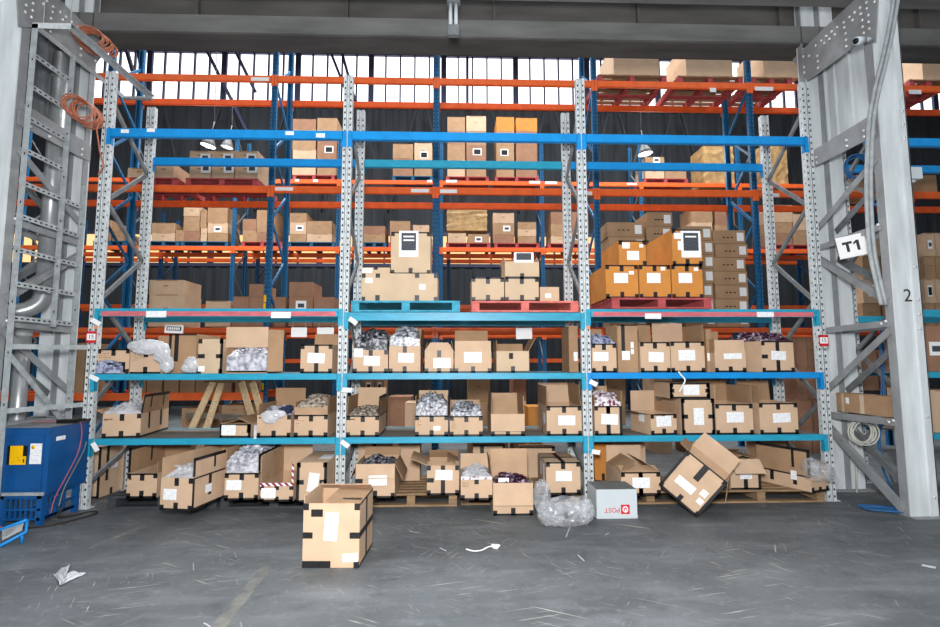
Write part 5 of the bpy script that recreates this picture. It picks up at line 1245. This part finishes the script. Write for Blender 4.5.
# timber trestle in the aisle behind the first bay
tz = thing('timber_trestle', 'timber trestle of pale leaning slats behind the first bay', 'trestle', (0, 0, 0))
Yt = 1.9
for (x0, y0, x1, y1) in ((214, 381, 194, 424), (222, 382, 208, 424), (241, 381, 252, 418), (252, 381, 262, 416)):
    a, b = atY(x0, y0, Yt), atY(x1, y1, Yt-.35); b2 = a+(b-a)*((a.z-.0)/(a.z-b.z)); 
    MB().bar(a, b2+V((0, 0, .004)), .09, .025, up=(0, 1, 0)).build('slat', 'timber_pale', tz)
a, b = atY(186, 415, Yt-.1), atY(262, 418, Yt-.1); MB().bar(a, b, .03, .07).build('cross_rail', 'timber_grey', tz)
a, b = atY(205, 381, Yt), atY(258, 381, Yt); MB().bar(a, b, .05, .06).build('top_rail', 'timber', tz)

# ------------------------------------------------------------------ lamps
def hibay(label, px, py, Y, tilt=0, k=.66, lens='bulb', e=130):
    p = atY(px, py, Y); l = thing('high_bay_lamp', label, 'lamp', p, (0, R(tilt), 0))
    MB().lathe([(.03*k, .3), (.1*k, .28), (.12*k, .2), (.2*k, .1), (.26*k, 0), (.255*k, 0), (.19*k, .1), (.1*k, .2)], n=24).build('lamp_shade', 'galv_dark', l)
    MB().lathe([(0, .0), (.15*k, .0), (.23*k, .02), (.24*k, .03)], n=24).build('lens', lens, l)
    MB().tube([(0, 0, .28), (0, 0, .6)], .012, 6).build('stem', 'galv_dark', l)
    MB().tube([(0, 0, .6), (-sin(R(tilt))*(15.98-p.z), 0, (15.98-p.z)*cos(R(tilt)))], .008, 6).build('rod', 'galv_dark', l)
    pl = bpy.data.lights.new('lamp_light', 'POINT'); pl.energy = e; pl.shadow_soft_size = .25; pl.color = (1, .96, .88)
    po = bpy.data.objects.new('lamp_light', pl); COL.objects.link(po); po.location = p+V((0, 0, -.25))
hibay('lit high bay lamp above the first bay of far cartons', 208, 146, 6.0, 12)
hibay('lit high bay lamp showing between the beams of the right bay', 645.5, 154, 6.0, -8)
hibay('dimmer high bay lamp farther back beside the lit one', 227, 147.5, 7.2, 10, .6, 'post_white', 20)

def area(loc, rot, sx, sy, e, col=(1, 1, 1)):
    l = bpy.data.lights.new('hall_fill_light', 'AREA'); l.shape = 'RECTANGLE'; l.size = sx; l.size_y = sy; l.energy = e; l.color = col
    o = bpy.data.objects.new('hall_fill_light', l); COL.objects.link(o); o.location = loc; o.rotation_euler = rot; return o
# the photographer's flash, just above the camera
fl = bpy.data.lights.new('camera_flash', 'POINT'); fl.energy = 1600; fl.shadow_soft_size = .3
fo = bpy.data.objects.new('camera_flash', fl); COL.objects.link(fo); fo.location = (3.95, -5.95, 2.15)
# added overhead area lights for ambient fill, no fixtures built
for x in (-3, 4, 11):
    area((x, -4.5, 10), (0, 0, 0), 3, 3, 90, (.95, .98, 1))
    area((x, 1.9, 13), (0, 0, 0), 3, 2, 380, (.95, .98, 1))
    area((x, 6.2, 13), (0, 0, 0), 3, 3, 900, (.95, .98, 1))
wd = bpy.data.worlds.new('world'); SC.world = wd; wd.use_nodes = True
bg = wd.node_tree.nodes['Background']; bg.inputs[0].default_value = (.85, .92, 1, 1); bg.inputs[1].default_value = .42
